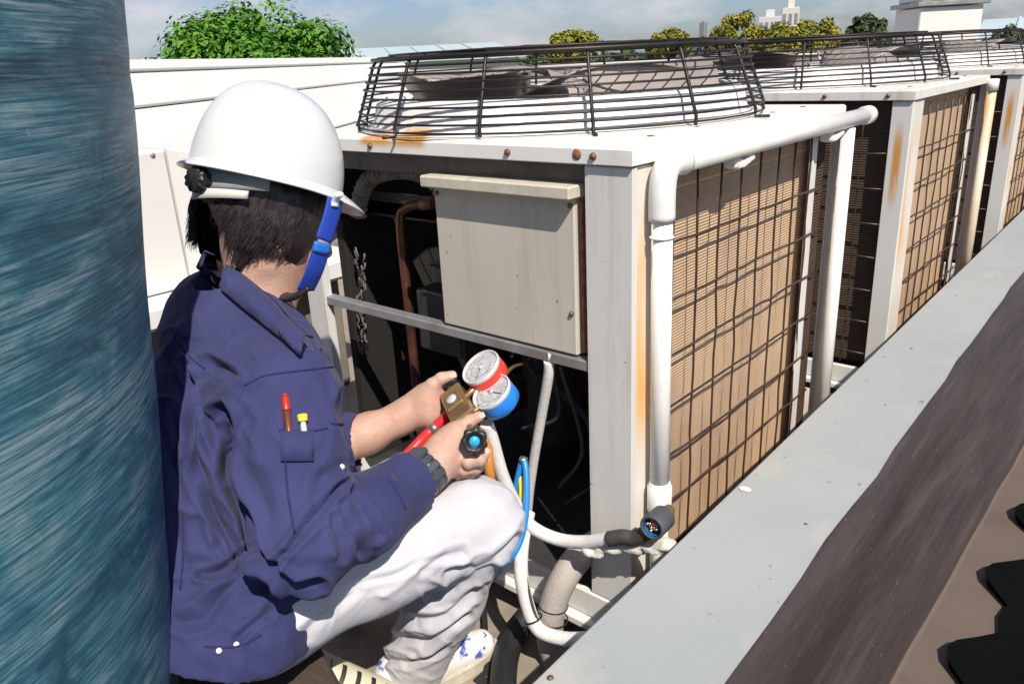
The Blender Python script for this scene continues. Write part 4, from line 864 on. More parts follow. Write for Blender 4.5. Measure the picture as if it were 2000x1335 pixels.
# ---- shoe
M['shoe'] = mat('white_canvas_shoe', (.70, .69, .66), .7, col2=(.06, .10, .42), nscale=42, lo=.56, hi=.62, bump=.2, bscale=300)
M['sole'] = mat('cream_rubber_sole', (.60, .55, .45), .6, col2=(.45, .40, .31), nscale=25)
ft = A([AN[0], AN[1], 0])-FAC*.03; toe = ft+FAC*.215
f = Fld(*bbox([ft, toe, AN], .09), .004)
f.join(f.cone(ft+UPZ*.045, ft+FAC*.06+UPZ*.045, .036, .038), 0); f.join(f.cone(ft+FAC*.06+UPZ*.045, toe-FAC*.03+UPZ*.034, .040, .030), .03); f.join(f.cone(ft+UPZ*.05+FAC*.01, AN-UPZ*.02+FAC*.015, .038, .040), .03)
f.D = np.maximum(f.D, f.plane(ft+UPZ*.018, -UPZ).astype(np.float32))
v, q = f.mesh(); v = relax(v, q, 2); shoe = emit('shoe', v, q, M['shoe'], W)
pts = []
for a_ in np.linspace(0, 2*math.pi, 28, endpoint=False):
    s = .5+.5*math.cos(a_); wdt = .041-.006*(1-s) if s > .3 else .037
    pts.append(ft+FAC*(.09+.135*math.cos(a_))+NEAR*(.043*math.sin(a_)))
V = [p+UPZ*z for z in (.002, .026) for p in pts]; MB().add(V, [(i, (i+1) % 28, 28+(i+1) % 28, 28+i) for i in range(28)]+[tuple(range(28)), tuple(range(28, 56))], False).build('sole', M['sole'], shoe)

# ---- hair: a cap close to the skull with many tapering locks
f = Fld(*bbox([HP(.1, 0, 0), HP(-.12, 0, .12), HP(0, .1, 0), HP(0, -.1, -.13)], .03), .0036)
f.join(f.ball(HP(-.016, 0, .036), (.104, .083, .092), ax), 0); f.join(f.ball(HP(-.050, 0, -.022), (.056, .069, .050), ax), .04); f.join(f.ball(HP(-.056, 0, -.060), (.054, .064, .050), ax), .03)
for sd in (-1, 1): f.join(f.ball(HP(.016, sd*.055, -.010), (.040, .026, .055), ax), .03)
f.cut(f.ball(HP(.105, 0, -.06), (.088, .095, .085), ax), .015); f.cut(f.ball(HP(.055, 0, -.10), (.055, .1, .045), ax), .02); f.cut(f.ball(HP(-.012, .085, -.112), (.062, .050, .056), ax), .02)
v, q = f.mesh(); v = relax(v, q, 1); N_ = vnormals(v, q)
st = A([noise.noise(Vector((np.dot(p, HN)*140, np.dot(p, HF)*140, np.dot(p, HU)*14))) for p in v]); v = v+N_*(st*.0028)[:, None]
hair = emit('hair', v, q, M['hair'], W); bh = BVHTree.FromPolygons(v.tolist(), q.tolist())
mb = MB(); cnt = 0
while cnt < 2600:
    a_ = random.uniform(-math.pi, math.pi); s_ = random.uniform(-1, 1)
    o_ = HP(-.02, 0, .0); dr = HF*math.cos(a_)+HN*math.sin(a_)+HU*random.uniform(-.55, .25)
    h_ = bh.ray_cast(Vector(o_+nrm(dr)*.2), Vector(-nrm(dr)))
    if h_[0] is None: continue
    p = A(h_[0]); nn_ = A(h_[1]); loc_f = (p-HC)@HF
    if loc_f > (.03 if (p-HC)@HU > .02 else .008): continue
    if (p-HC)@HN > .012 and (p-HC)@HU < -.028 and loc_f > -.075: continue
    dn_ = nrm(-HU*1.0+HF*random.uniform(-.18, .06)-HF*.15+HN*random.uniform(-.05, .05)); dn_ = nrm(dn_-nn_*max(0, -(dn_@nn_)))
    L_ = random.uniform(.022, .042); pts = [p+nn_*.0005, p+dn_*L_*.35+nn_*.002, p+dn_*L_*.7+nn_*.0015, p+dn_*L_-nn_*random.uniform(0, .004)+HN*random.uniform(-.003, .003)]
    mb.tube(spl(pts, 2), np.linspace(.0013, .0002, 7)*random.uniform(.5, 1.2), 4, cap=False); cnt += 1
mb.build('hair_locks', M['hair'], hair)['kind'] = 'stuff'

# ---- hard hat
vh = nrm(ray(535, 340)); TF_ = nrm(RC@A([.825, .118, .50])); hu = np.cross(TF_, vh); hu = hu if hu[2] > 0 else -hu
hu = nrm(hu+vh*.09); TF_ = nrm(TF_-hu*(TF_@hu)); hn = np.cross(hu, TF_)
if hn@vh > 0: hn = -hn                                      # towards the camera
HB = PX(523, 349, 1.262)                                    # centre of the rim plane
def hatpt(f_, n_, u_): return HB+TF_*f_+hn*n_+hu*u_
na_, nb_ = 96, 26; a0_, b0_, h0_ = .1205, .101, .146
def dome(a_, p_):                                           # p_ 0 = rim, 1 = top
    c_, s_ = math.cos(a_), math.sin(a_); r_ = math.cos(p_*math.pi/2)**.86; z_ = h0_*math.sin(p_*math.pi/2)**.95
    ridge = .0045*math.exp(-(s_*b0_*r_/.016)**2)*math.sin(min(1, p_*1.6)*math.pi/2) if p_ > .25 else 0
    return c_*a0_*r_-.004*p_, s_*b0_*r_, z_+ridge
V = []
for j in range(nb_+1):
    for i in range(na_): V.append(hatpt(*dome(2*math.pi*i/na_, min(j/nb_, .9995))))
Fc = [(j*na_+i, j*na_+(i+1) % na_, (j+1)*na_+(i+1) % na_, (j+1)*na_+i) for j in range(nb_) for i in range(na_)]
inn = []
for j in range(nb_+1):
    for i in range(na_): x_, y_, z_ = dome(2*math.pi*i/na_, min(j/nb_, .9995)); inn.append(hatpt(x_*.965, y_*.965, z_*.965))
hat = thing('hard_hat', None, None, HB) if False else None
shell = MB().add(V, Fc).build('hard_hat', M['hat'], W)
MB().add(inn, Fc).build('shell_lining', M['hatin'], shell)
# brim: narrow all round, long peak in front
V = []
for i in range(na_):
    a_ = 2*math.pi*i/na_; c_, s_ = math.cos(a_), math.sin(a_); pk = max(0, c_)**3; ex_ = .010+.032*pk+.004*max(0, -c_)**2
    for (e_, z_) in ((-.004, .004), (0, .003), (ex_*.5, -.003-.004*pk), (ex_, -.007-.013*pk), (ex_+.0016, -.0095-.013*pk), (ex_, -.0115-.013*pk), (ex_*.5, -.007-.004*pk), (-.004, -.002)):
        nx_, ny_ = nrm(A([c_/a0_, s_/b0_])); V.append(hatpt(c_*a0_+nx_*e_, s_*b0_+ny_*e_*(1-.0*pk), z_))
MB().add(V, [(i*8+k, i*8+(k+1) % 8, ((i+1) % na_)*8+(k+1) % 8, ((i+1) % na_)*8+k) for i in range(na_) for k in range(8)]).build('brim', M['hat'], shell)
# suspension: dark headband, grey side plate, ratchet knob, chin strap
def arc(f0, a_s, a_e, z0, z1, ra, rb, n=28): return [[hatpt(ra*math.cos(a_), rb*math.sin(a_), z) for a_ in np.linspace(a_s, a_e, n)] for z in np.linspace(z0, z1, 4)]
sg = 1 if True else -1
strip(arc(0, math.radians(25), math.radians(335), -.010, .020, .105, .087, 60), 'headband', M['blackp'], shell, .002)
strip([[hatpt(.1095*math.cos(a_)*(1-.02*k), .0905*math.sin(a_), z) for a_, z in zip(np.linspace(math.radians(172), math.radians(98), 20), np.linspace(zz, zz2, 20))] for k, (zz, zz2) in enumerate(((-.004, -.004), (-.020, -.012), (-.034, -.020), (-.046, -.026)))], 'side_plate', M['band'], shell, .002)
strip([[hatpt(.1115*math.cos(a_), .092*math.sin(a_), z) for a_, z in zip(np.linspace(math.radians(165), math.radians(112), 16), np.linspace(zz, zz2, 16))] for (zz, zz2) in ((-.044, -.032), (-.052, -.038), (-.060, -.044))], 'lower_band', M['hatin'], shell, .003)
kc = hatpt(-.100, .036, -.030); kd = nrm(-TF_*.8+hn*.6)
pr = []
kb = MB(); V = []; nk_ = 40
for (rr, zz) in ((.001, .020), (.016, .020), (.0185, .016), (.0185, .002), (.015, 0), (.001, 0)):
    u1 = nrm(np.cross(kd, hu)); u2 = np.cross(kd, u1)
    for i in range(nk_):
        a_ = 2*math.pi*i/nk_; r2 = rr*(1+(.10*math.cos(a_*10) if .01 < rr else 0)); V.append(kc+kd*zz+r2*(u1*math.cos(a_)+u2*math.sin(a_)))
kb.add(V, [(j*nk_+i, j*nk_+(i+1) % nk_, (j+1)*nk_+(i+1) % nk_, (j+1)*nk_+i) for j in range(5) for i in range(nk_)]).build('ratchet_knob', M['blackp'], shell)
MB().obox(kc-kd*.012+TF_*.01, (u1, u2, kd), (.017, .030, .012), .006).build('ratchet_housing', M['blackp'], shell)
# chin strap, near side: from the front of the rim down past the cheek to under the chin
cs = [PX(655, 388, 1.215), PX(648, 420, 1.215), PX(632, 470, 1.215), PX(620, 505, 1.225), PX(606, 548, 1.235), PX(585, 572, 1.245)]
MB().tube(spl(cs[:3], 8), .0155, 10, sy=.16).build('blue_strap', M['blue'], shell)
MB().tube(spl([PX(631, 474, 1.214), PX(626, 494, 1.216)], 3), .0165, 10, sy=.25).build('strap_slider', mat('blue_buckle', (.02, .16, .6), .3), shell)
MB().tube(spl([PX(626, 492, 1.217), PX(614, 530, 1.226), PX(597, 566, 1.240)], 8), .0165, 10, sy=.18).build('blue_strap', M['blue'], shell)
MB().tube(spl([PX(604, 560, 1.236), PX(572, 580, 1.240), PX(545, 575, 1.275), PX(540, 560, 1.33)], 8), .011, 10, sy=.5).build('chin_cup', M['blackp'], shell)
MB().tube(spl([PX(663, 378, 1.205), PX(655, 392, 1.213), PX(654, 404, 1.214)], 4), .009, 8, sy=.5).build('strap_clip', M['hat'], shell)

# ---- wrist watch
wc = PX(832, 924, 1.252); wd_ = nrm(PX(846, 912, 1.262)-PX(822, 935, 1.245)); tw = nrm(-ray(832, 924)); tw = nrm(tw-wd_*(tw@wd_)); tv = np.cross(wd_, tw)
V = []
for (e_, off) in ((-.011, 0), (-.012, .003), (.012, .003), (.011, 0)):
    for i in range(36):
        a_ = 2*math.pi*i/36; V.append(wc+wd_*e_+(.0325+off)*(tw*math.cos(a_)+tv*math.sin(a_)))
wat = MB().add(V, [(j*36+i, j*36+(i+1) % 36, (j+1)*36+(i+1) % 36, (j+1)*36+i) for j in range(3) for i in range(36)]).build('wrist_watch', M['watch'], W)
tb = nrm(tw*.35-UPZ*.2+nrm(RC@A([-.5, -.8, 0])))
tb = nrm(tb-wd_*(tb@wd_)); MB().obox(wc+tb*.036, (wd_, np.cross(tb, wd_), tb), (.017, .019, .006), .004).build('watch_case', M['watch'], wat)
for k in (-1, 0, 1): MB().obox(wc+nrm(tw+tv*.45*k)*.0362+wd_*0, (wd_, np.cross(nrm(tw+tv*.45*k), wd_), nrm(tw+tv*.45*k)), (.0125, .0055, .0016), .001).build('strap_link', M['watch'], wat)

# ---- pens in the sleeve pocket
p0, p1 = onmesh(bj, 566, 850, .006), onmesh(bj, 562, 835, .006)
M['pocket'] = M['jacket']
pk = []
for vv in (842, 870, 900):
    pk.append([onmesh(bj, uu, vv, .004) for uu in (548, 562, 576, 590, 604, 612)])
if all(x is not None for r_ in pk for x in r_): strip(pk, 'sleeve_pocket', M['jacket'], jacket, .002)
def pen(name, label, u0, v0, u1, v1, r_, prof, cat):
    a_, b_ = onmesh(bj, u0, v0, -.002), onmesh(bj, u1, v1, .003+r_)
    d_ = nrm(b_-a_); L_ = np.linalg.norm(b_-a_); g = thing(name, label, cat, a_)
    for nm, z0, z1, ra, rb, m_ in prof: MB().lathe([(.0001, z0*L_), (ra, z0*L_+.0005), (ra, z0*L_+.001), (rb, z1*L_-.001), (rb*.8, z1*L_), (.0001, z1*L_)], a_, d_, n=14).build(nm, m_, g)
    return g
M['pred'] = mat('red_pen', (.45, .03, .015), .35); M['pdk'] = mat('dark_red_barrel', (.14, .035, .02), .35); M['yel'] = mat('yellow_plastic', (.80, .62, .02), .35); M['clear'] = mat('clear_grey_plastic', (.55, .55, .52), .2)
pen('marker_pen', 'red and brown marker pen standing in the sleeve pocket', 566, 856, 556, 768, .004, [('barrel', 0, .62, .0052, .0052, M['pdk']), ('cap', .622, .93, .0055, .0050, M['pred']), ('clip', .932, 1, .004, .003, M['pred'])], 'pen')
pen('screwdriver', 'small screwdriver with yellow top clipped on the sleeve pocket', 596, 858, 590, 808, .005, [('shaft', 0, .25, .0040, .0040, M['pdk']), ('grip', .252, .70, .0042, .0036, M['clear']), ('cap', .702, 1, .0062, .0068, M['yel'])], 'screwdriver')
# ------------------------------------------------------------------ manifold gauge set
M['brass'] = mat('worn_brass', (.40, .27, .12), .38, .75, col2=(.32, .21, .10), nscale=25)
M['gred'] = mat('red_gauge_case', (.72, .045, .025), .4, coat=.2); M['gblue'] = mat('blue_gauge_case', (.012, .20, .66), .4, coat=.2)
M['dial'] = mat('white_dial', (.78, .79, .80), .4); M['print'] = mat('dial_print', (.06, .06, .07), .6); M['dgreen'] = mat('dial_green_print', (.12, .30, .22), .6)
M['bezel'] = mat('clear_bezel', (.66, .67, .68), .15, .2); M['cyan'] = mat('cyan_cap', (.02, .36, .62), .35)
M['hred'] = mat('red_hose', (.60, .025, .03), .4, bump=.1, bscale=400); M['hyel'] = mat('yellow_hose', (.80, .62, .03), .4); M['hblue'] = mat('blue_hose', (.02, .22, .58), .38); M['horange'] = mat('orange_hose', (.58, .22, .035), .5)
M['foam'] = mat('white_foam_sleeve', (.74, .73, .72), .7, col2=(.66, .64, .62), nscale=14, bump=.3, bscale=80); M['grey_ins'] = mat('grey_pipe_insulation', (.40, .365, .335), .75, col2=(.34, .31, .285), nscale=10, bump=.4, bscale=120)
M['rubber'] = mat('black_rubber', (.010, .010, .011), .6, col2=(.02, .02, .02), nscale=12)
MC = PX(898, 796, 1.335); K0 = PX(879, 757, 1.385); K1 = PX(926, 858, 1.250)
g = thing('manifold_gauge_set', 'brass manifold with red and blue pressure gauges held in both hands', 'gauge set', MC)
av = nrm(K1-K0); gn = dcam(-.54, -.64, -.55); bv_ = nrm(gn-av*(gn@av)); cv = np.cross(av, bv_)
body = MB().obox(MC, (av, bv_, cv), (.046, .016, .021), .003).obox(MC+bv_*.008, (av, bv_, cv), (.020, .016, .017), .003).build('valve_body', M['brass'], g)
MB().lathe([(.0001, .003), (.009, .003), (.010, 0)], MC+bv_*.024, bv_, n=20).build('sight_glass', M['bezel'], body)
def knob(c, ax_, R_, L_, name, capm):
    ax_ = nrm(ax_); u1 = nrm(np.cross(ax_, (0, 0, 1))); u2 = np.cross(ax_, u1); V = []; n = 56
    for rr, zz in ((.001, 0), (R_*.8, 0), (R_, .003), (R_, L_-.003), (R_*.9, L_), (R_*.62, L_), (R_*.60, L_-.0015), (.001, L_-.0015)):
        for i in range(n):
            a_ = 2*math.pi*i/n; r2 = rr*(1+(.075*math.cos(a_*7) if rr > R_*.75 else 0)); V.append(c+ax_*zz+r2*(u1*math.cos(a_)+u2*math.sin(a_)))
    k = MB().add(V, [(j*n+i, j*n+(i+1) % n, (j+1)*n+(i+1) % n, (j+1)*n+i) for j in range(7) for i in range(n)]).build(name, M['blackp'], g)
    if capm: MB().lathe([(.0001, .0025), (R_*.38, .0022), (R_*.43, 0)], c+ax_*(L_-.0014), ax_, n=24).build('knob_cap', capm, k)
    return k
kx = nrm(-ray(926, 858)*.9+av*.35+RC@A([-.05, 0, 0])); knob(K1, kx, .0205, .018, 'knob', M['cyan'])
MB().tube([MC+av*.04, K1+kx*.002], .007, 10).build('valve_stem', M['brass'], g)
knob(K0+av*.004, -av, .0195, .020, 'knob', None); MB().tube([MC-av*.04, K0], .007, 10).build('valve_stem', M['brass'], g)
for (u, v, t, mc, lab, na) in ((940, 718, 1.365, 'gred', 'red pressure gauge', 2.2), (961, 766, 1.335, 'gblue', 'blue pressure gauge', 3.4)):
    c = PX(u, v, t); R_ = .0365; u1 = nrm(np.cross(gn, (0, 0, 1))); u2 = np.cross(gn, u1)
    case = MB().lathe([(.001, -.034), (R_*.86, -.034), (R_*.98, -.030), (R_, -.02), (R_, .002), (R_*.95, .004), (R_*.93, .0005)], c, gn, n=48).build('gauge', M[mc], g); case['label'] = lab
    MB().lathe([(.0001, 0), (R_*.925, 0)], c+gn*.0010, gn, n=48).build('dial', M['dial'], case)
    MB().lathe([(R_*.925, .0002), (R_*.935, .0035), (R_*.99, .0055), (R_*1.02, .003), (R_*1.02, -.002), (R_, -.003)], c, gn, n=48, cap=False).build('bezel', M['bezel'], case)
    mb = MB(); mg = MB()
    for k in range(41):
        a_ = math.radians(-135+270*k/40)+math.pi/2; dv = u1*math.cos(a_)+u2*math.sin(a_); tv_ = np.cross(gn, dv); L_ = .004 if k % 5 == 0 else .0022
        mb.obox(c+gn*.0014+dv*(R_*.86-L_/2), (dv, tv_, gn), (L_/2, .00035, .0002), .0001)
        if k % 2 == 0: mg.obox(c+gn*.0014+dv*(R_*.58), (dv, tv_, gn), (.0012, .0010, .0002), .0001)
    mb.build('scale', M['print'], case); mg.build('inner_scale', M['dgreen'], case)
    dv = u1*math.cos(na)+u2*math.sin(na); tv_ = np.cross(gn, dv); MB().obox(c+gn*.0026+dv*.008, (dv, tv_, gn), (.018, .0006, .0003), .0002).build('needle', M['print'], case)
    MB().lathe([(.0001, .003), (.0035, .0028), (.004, 0)], c+gn*.0014, gn, n=16).build('hub', M['bezel'], case)
    MB().tube([c-gn*.020, MC-bv_*.004+av*(-.016 if mc == 'gred' else .020)], .0062, 10).build('gauge_stem', M['brass'], case)
hk = [PX(978, 742, 1.385), PX(990, 728, 1.41), PX(1003, 716, 1.46), PX(1024, 709, 1.53), PX(1036, 697, 1.575), PX(1036, 685, 1.585), PX(1021, 679, 1.585), PX(1008, 684, 1.56), PX(999, 697, 1.55)]
MB().tube(spl(hk, 6), .0034, 8).build('hook', M['brass'], g)
# service hoses with brass ends
def hose(pts, r_, m_, name='hose', par=g, n=8): return MB().tube(spl(pts, n), r_, 12).build(name, m_, par)
hose([MC+cv*.0-bv_*.0+av*-.022-gn*.01, PX(845, 838, 1.362), PX(818, 864, 1.345), PX(790, 893, 1.335), PX(764, 920, 1.33), PX(735, 962, 1.34), PX(700, 1020, 1.40), PX(690, 1100, 1.48)], .0092, M['hred'])
MB().tube([PX(856, 828, 1.366), PX(841, 843, 1.360)], .0105, 12).build('hose_fitting', M['steel'], g)
hose([MC-gn*.012, PX(868, 858, 1.365), PX(845, 872, 1.355), PX(824, 884, 1.350), PX(800, 905, 1.36), PX(770, 960, 1.40), PX(760, 1050, 1.46)], .0085, M['hyel'])
hose([MC+av*.03-gn*.012, PX(948, 868, 1.345), PX(954, 905, 1.350), PX(958, 945, 1.375), PX(960, 1000, 1.42)], .0095, M['horange'])
hose([PX(950, 826, 1.365), PX(962, 862, 1.385), PX(980, 925, 1.420), PX(1002, 975, 1.450), PX(1034, 1024, 1.475), PX(1085, 1051, 1.470), PX(1140, 1058, 1.430), PX(1200, 1050, 1.375)], .0125, M['foam'], 'white_hose')
g2 = thing('blue_hose', 'blue service hose looping down beside the worker knee', 'hose', PX(1020, 1000, 1.45)*A([1, 1, 0]))
hose([PX(1000, 990, 1.49), PX(1012, 930, 1.475), PX(1022, 898, 1.465), PX(1028, 930, 1.455), PX(1027, 1000, 1.445), PX(1018, 1050, 1.44), PX(1000, 1085, 1.435), PX(980, 1105, 1.45), PX(960, 1130, 1.50)], .0062, M['hblue'], 'tube', g2)
hose([PX(1000, 1015, 1.497), PX(1010, 960, 1.485), PX(1016, 930, 1.475), PX(1018, 980, 1.47), PX(1012, 1030, 1.47)], .0050, M['hyel'], 'yellow_tube', g2)
MB().tube([PX(1021, 903, 1.466), PX(1023, 893, 1.464)], .0080, 10).build('hose_end', M['steel'], g2)
# hanging pale strap and foam-sleeved lines
g3 = thing('hanging_sleeve', 'pale foam sleeve hanging from the rail inside the open unit', 'pipe sleeve', PonY(1035, 990, 1.10))
hose([PonY(1072, 705, 1.05), PonY(1071, 735, 1.055), PonY(1058, 810, 1.07), PonY(1044, 890, 1.08), PonY(1034, 960, 1.09), PonY(1030, 1010, 1.10)], .0098, M['foam'], 'sleeve', g3)
hose([PonY(1074, 690, 1.045), PonY(1073, 715, 1.05)], .0035, M['pvc'], 'tie', g3, 3)
g4 = thing('sleeved_cable', 'white sleeved cables bending past the grey pipe below the unit', 'cable', PonZ(1080, 1290, 0))
hose([PX(1032, 1000, 1.50), PX(1020, 1060, 1.47), PX(1018, 1120, 1.46), PX(1030, 1180, 1.47), PX(1052, 1228, 1.475), PX(1100, 1246, 1.45), PX(1160, 1246, 1.41)], .0135, M['foam'], 'sleeve', g4)
hose([PX(1038, 1010, 1.495), PX(1028, 1070, 1.465), PX(1027, 1125, 1.455), PX(1040, 1185, 1.462), PX(1050, 1212, 1.470)], .0035, M['grime'], 'wire', g4)
MB().ring(PX(1042, 1207, 1.475), .0165, .0018, nrm(PX(1052, 1228, 1.475)-PX(1030, 1180, 1.47)), 24, 6).build('cable_tie', M['rubber'], g4)
g5 = thing('insulated_pipe', 'thick grey insulated refrigerant pipe bending down at the unit base', 'pipe', PonZ(1080, 1300, 0))
hose([PX(1190, 1050, 1.60), PX(1160, 1062, 1.56), PX(1128, 1090, 1.525), PX(1100, 1130, 1.51), PX(1080, 1180, 1.52), PX(1074, 1240, 1.545), PX(1090, 1300, 1.56), PX(1110, 1360, 1.565)], .0275, M['grey_ins'], 'insulation', g5)
MB().ring(PX(1080, 1206, 1.53), .0285, .0016, nrm(PX(1074, 1240, 1.545)-PX(1080, 1180, 1.52)), 28, 6).build('cable_tie', M['rubber'], g5)
MB().ring(PX(1081, 1180, 1.52), .0282, .0012, nrm(PX(1074, 1240, 1.545)-PX(1080, 1180, 1.52)), 28, 6).build('cable_tie', M['rubber'], g5)
g6 = thing('black_tube', 'thick black tube curving over the floor below the pipes', 'hose', PonZ(1000, 1290, 0))
hose([PonZ(1070, 1180, .06), PonZ(1040, 1195, .05), PonZ(1010, 1230, .035), PonZ(990, 1275, .03), PonZ(983, 1330, .03), PonZ(985, 1400, .03)], .026, M['rubber'], 'tube', g6)  # thick black tube along the floor
g7 = thing('black_bar', 'thin black upright bar leaning below the unit base rim', 'bar', PonZ(950, 1320, 0))
MB().beam(PonZ(952, 1325, .004), PonY(944, 1150, 1.03), .012, .012).build('bar', M['rubber'], g7)  # thin black bar from the floor up to the base rim
MB().obox(PonZ(952, 1325, .004), np.eye(3), (.02, .02, .003), .001).build('foot_plate', M['rubber'], g7)
# isolation valve at the foot of the plastic pipe
vd = dcam(-.60, .25, -.75); vc = PX(1284, 1020, 1.325)
g8 = thing('pipe_valve', 'dark grey capped valve with blue lining at the foot of the white pipe', 'valve', vc)
M['vgrey'] = mat('dark_grey_rubber_cap', (.055, .06, .068), .55, col2=(.08, .085, .09), nscale=20); M['vblue'] = mat('blue_lining', (.02, .16, .36), .4)
MB().lathe([(.004, -.026), (.019, -.026), (.0215, -.022), (.022, .020), (.021, .022), (.0170, .022), (.0165, .004), (.001, .003)], vc, vd, n=36).build('cap', M['vgrey'], g8)
MB().lathe([(.0167, .0205), (.0167, .006), (.0145, .006), (.0145, .0205)], vc, vd, n=32, cap=False).build('lining', M['vblue'], g8)
mb = MB()
for k in range(14):
    a_ = 2.4*k; r_ = .0028*math.sqrt(k+.5)*.95; u1 = nrm(np.cross(vd, UPZ)); u2 = np.cross(vd, u1); c = vc+r_*(u1*math.cos(a_)+u2*math.sin(a_))
    mb.tube([c+vd*.004, c+vd*(.015+.003*math.sin(k*3))+u1*.001], .0021, 6)
M['cpr'] = mat('bright_copper_strand', (.66, .38, .22), .35, .6); mb.build('copper_strands', M['cpr'], g8)
MB().tube(spl([vc-vd*.02, vc-vd*.035+A([0, .006, .004]), A([-.648, 1.097, .335])], 5), .011, 10).build('neck', M['brass'], g8)
MB().tube(spl([vc+vd*.0+A([-.012, -.004, -.02]), PX(1240, 1050, 1.355), PX(1215, 1048, 1.365), PX(1190, 1052, 1.38)], 6), [.014]*19, 10).build('outlet', M['grime'], g8)
# crumbling plaster bed round the pipe foot
v = []; mb = MB(); f = Fld(*bbox([PX(1180, 1060, 1.40), PX(1310, 1050, 1.33)], .05), .004)
for k in range(14):
    u_ = 1150+12*k; f.join(f.ball(PX(u_, 1066+6*math.sin(k*1.9)+(8 if k < 3 else 0), 1.425-.0065*k), (.016+.005*math.sin(k*2.3), .014, .008+.003*math.cos(k*3.1))), .008)
vv, qq = f.mesh(); vv = folds(vv, qq, [], .003, (60, 140))
M['plaster'] = mat('flaking_white_plaster', (.66, .65, .61), .8, col2=(.48, .46, .41), nscale=40, bump=.4, bscale=200)
mbp = MB(); mbp.V = [vv]; mbp.F = [tuple(x) for x in qq.tolist()]; mbp.S = [True]*len(qq); mbp.n = len(vv)
tag(mbp.build('plaster_crust', M['plaster'], None), 'flaking white plaster crust around the foot of the white pipe', 'plaster')
# ------------------------------------------------------------------ what the worker sits on, and the slotted pipe
M['wood'] = mat('dark_old_timber', (.075, .055, .040), .8, col2=(.045, .033, .026), nscale=6, stretch=(1, 8, 1), bump=.4, bscale=30)
sc_ = PX(430, 1250, 1.17); g9 = thing('timber_block', 'dark timber block that the worker sits on', 'block', (sc_[0], sc_[1], 0))
ax2 = (FAC, NEAR, UPZ)
for k, (z0, z1) in enumerate(((0, .093), (.096, .19), (.193, .283))): MB().obox(A([sc_[0], sc_[1], (z0+z1)/2])-FAC*.01+NEAR*.004*k-NEAR*.03, ax2, (.15, .13+.01*(k == 2), (z1-z0)/2), .006).build('plank', M['wood'], g9)
pa, pb = PX(556, 1290, 1.37), PX(815, 1402, 1.47); L_ = np.linalg.norm(pb-pa); dx_ = nrm(pb-pa); R_ = .041
g10 = thing('slotted_pipe', 'yellowed white slotted plastic pipe lying under the worker thigh', 'pipe', A([*(pa+pb)[:2]/2, 0]))
u1 = nrm(np.cross(dx_, UPZ)); u2 = np.cross(u1, dx_); na_, nl_ = 32, 120; V = []
u2 = u2 if u2[2] > 0 else -u2
for i in range(nl_+1):
    for k in range(na_):
        a_ = 2*math.pi*k/na_; V.append(pa+dx_*L_*i/nl_+R_*(1+(.06 if i < 4 else 0))*(u1*math.cos(a_)+u2*math.sin(a_)))
Fc = []
toc = -ray(650, 1300); phi0 = math.atan2(toc@u2, toc@u1)
for i in range(nl_):
    for k in range(na_):
        a_ = 2*math.pi*(k+.5)/na_; dphi = (a_-phi0+math.pi) % (2*math.pi)-math.pi
        if i > 28 and (i % 13) in (0, 1, 2, 3) and abs(dphi-.15) < .75: continue
        Fc.append((i*na_+k, i*na_+(k+1) % na_, (i+1)*na_+(k+1) % na_, (i+1)*na_+k))
M['oldpvc'] = mat('yellowed_plastic', (.66, .64, .52), .5, col2=(.58, .55, .36), nscale=7, dirt=(.30, .27, .18), dscale=16, dlo=.55, dhi=.75, damt=.6)
sp_ = MB().add(V, Fc).build('tube', M['oldpvc'], g10)
MB().tube([pa+dx_*.01, pb], R_-.004, 24).build('dark_hollow', M['dark'], g10)  # dark inner tube stands in for the shaded hollow behind the slots
MB().ring(pa+dx_*.004, R_*1.04, .005, dx_, 32, 8).build('end_ring', mat('mossy_rim', (.42, .46, .10), .6, col2=(.55, .55, .25), nscale=30), g10)

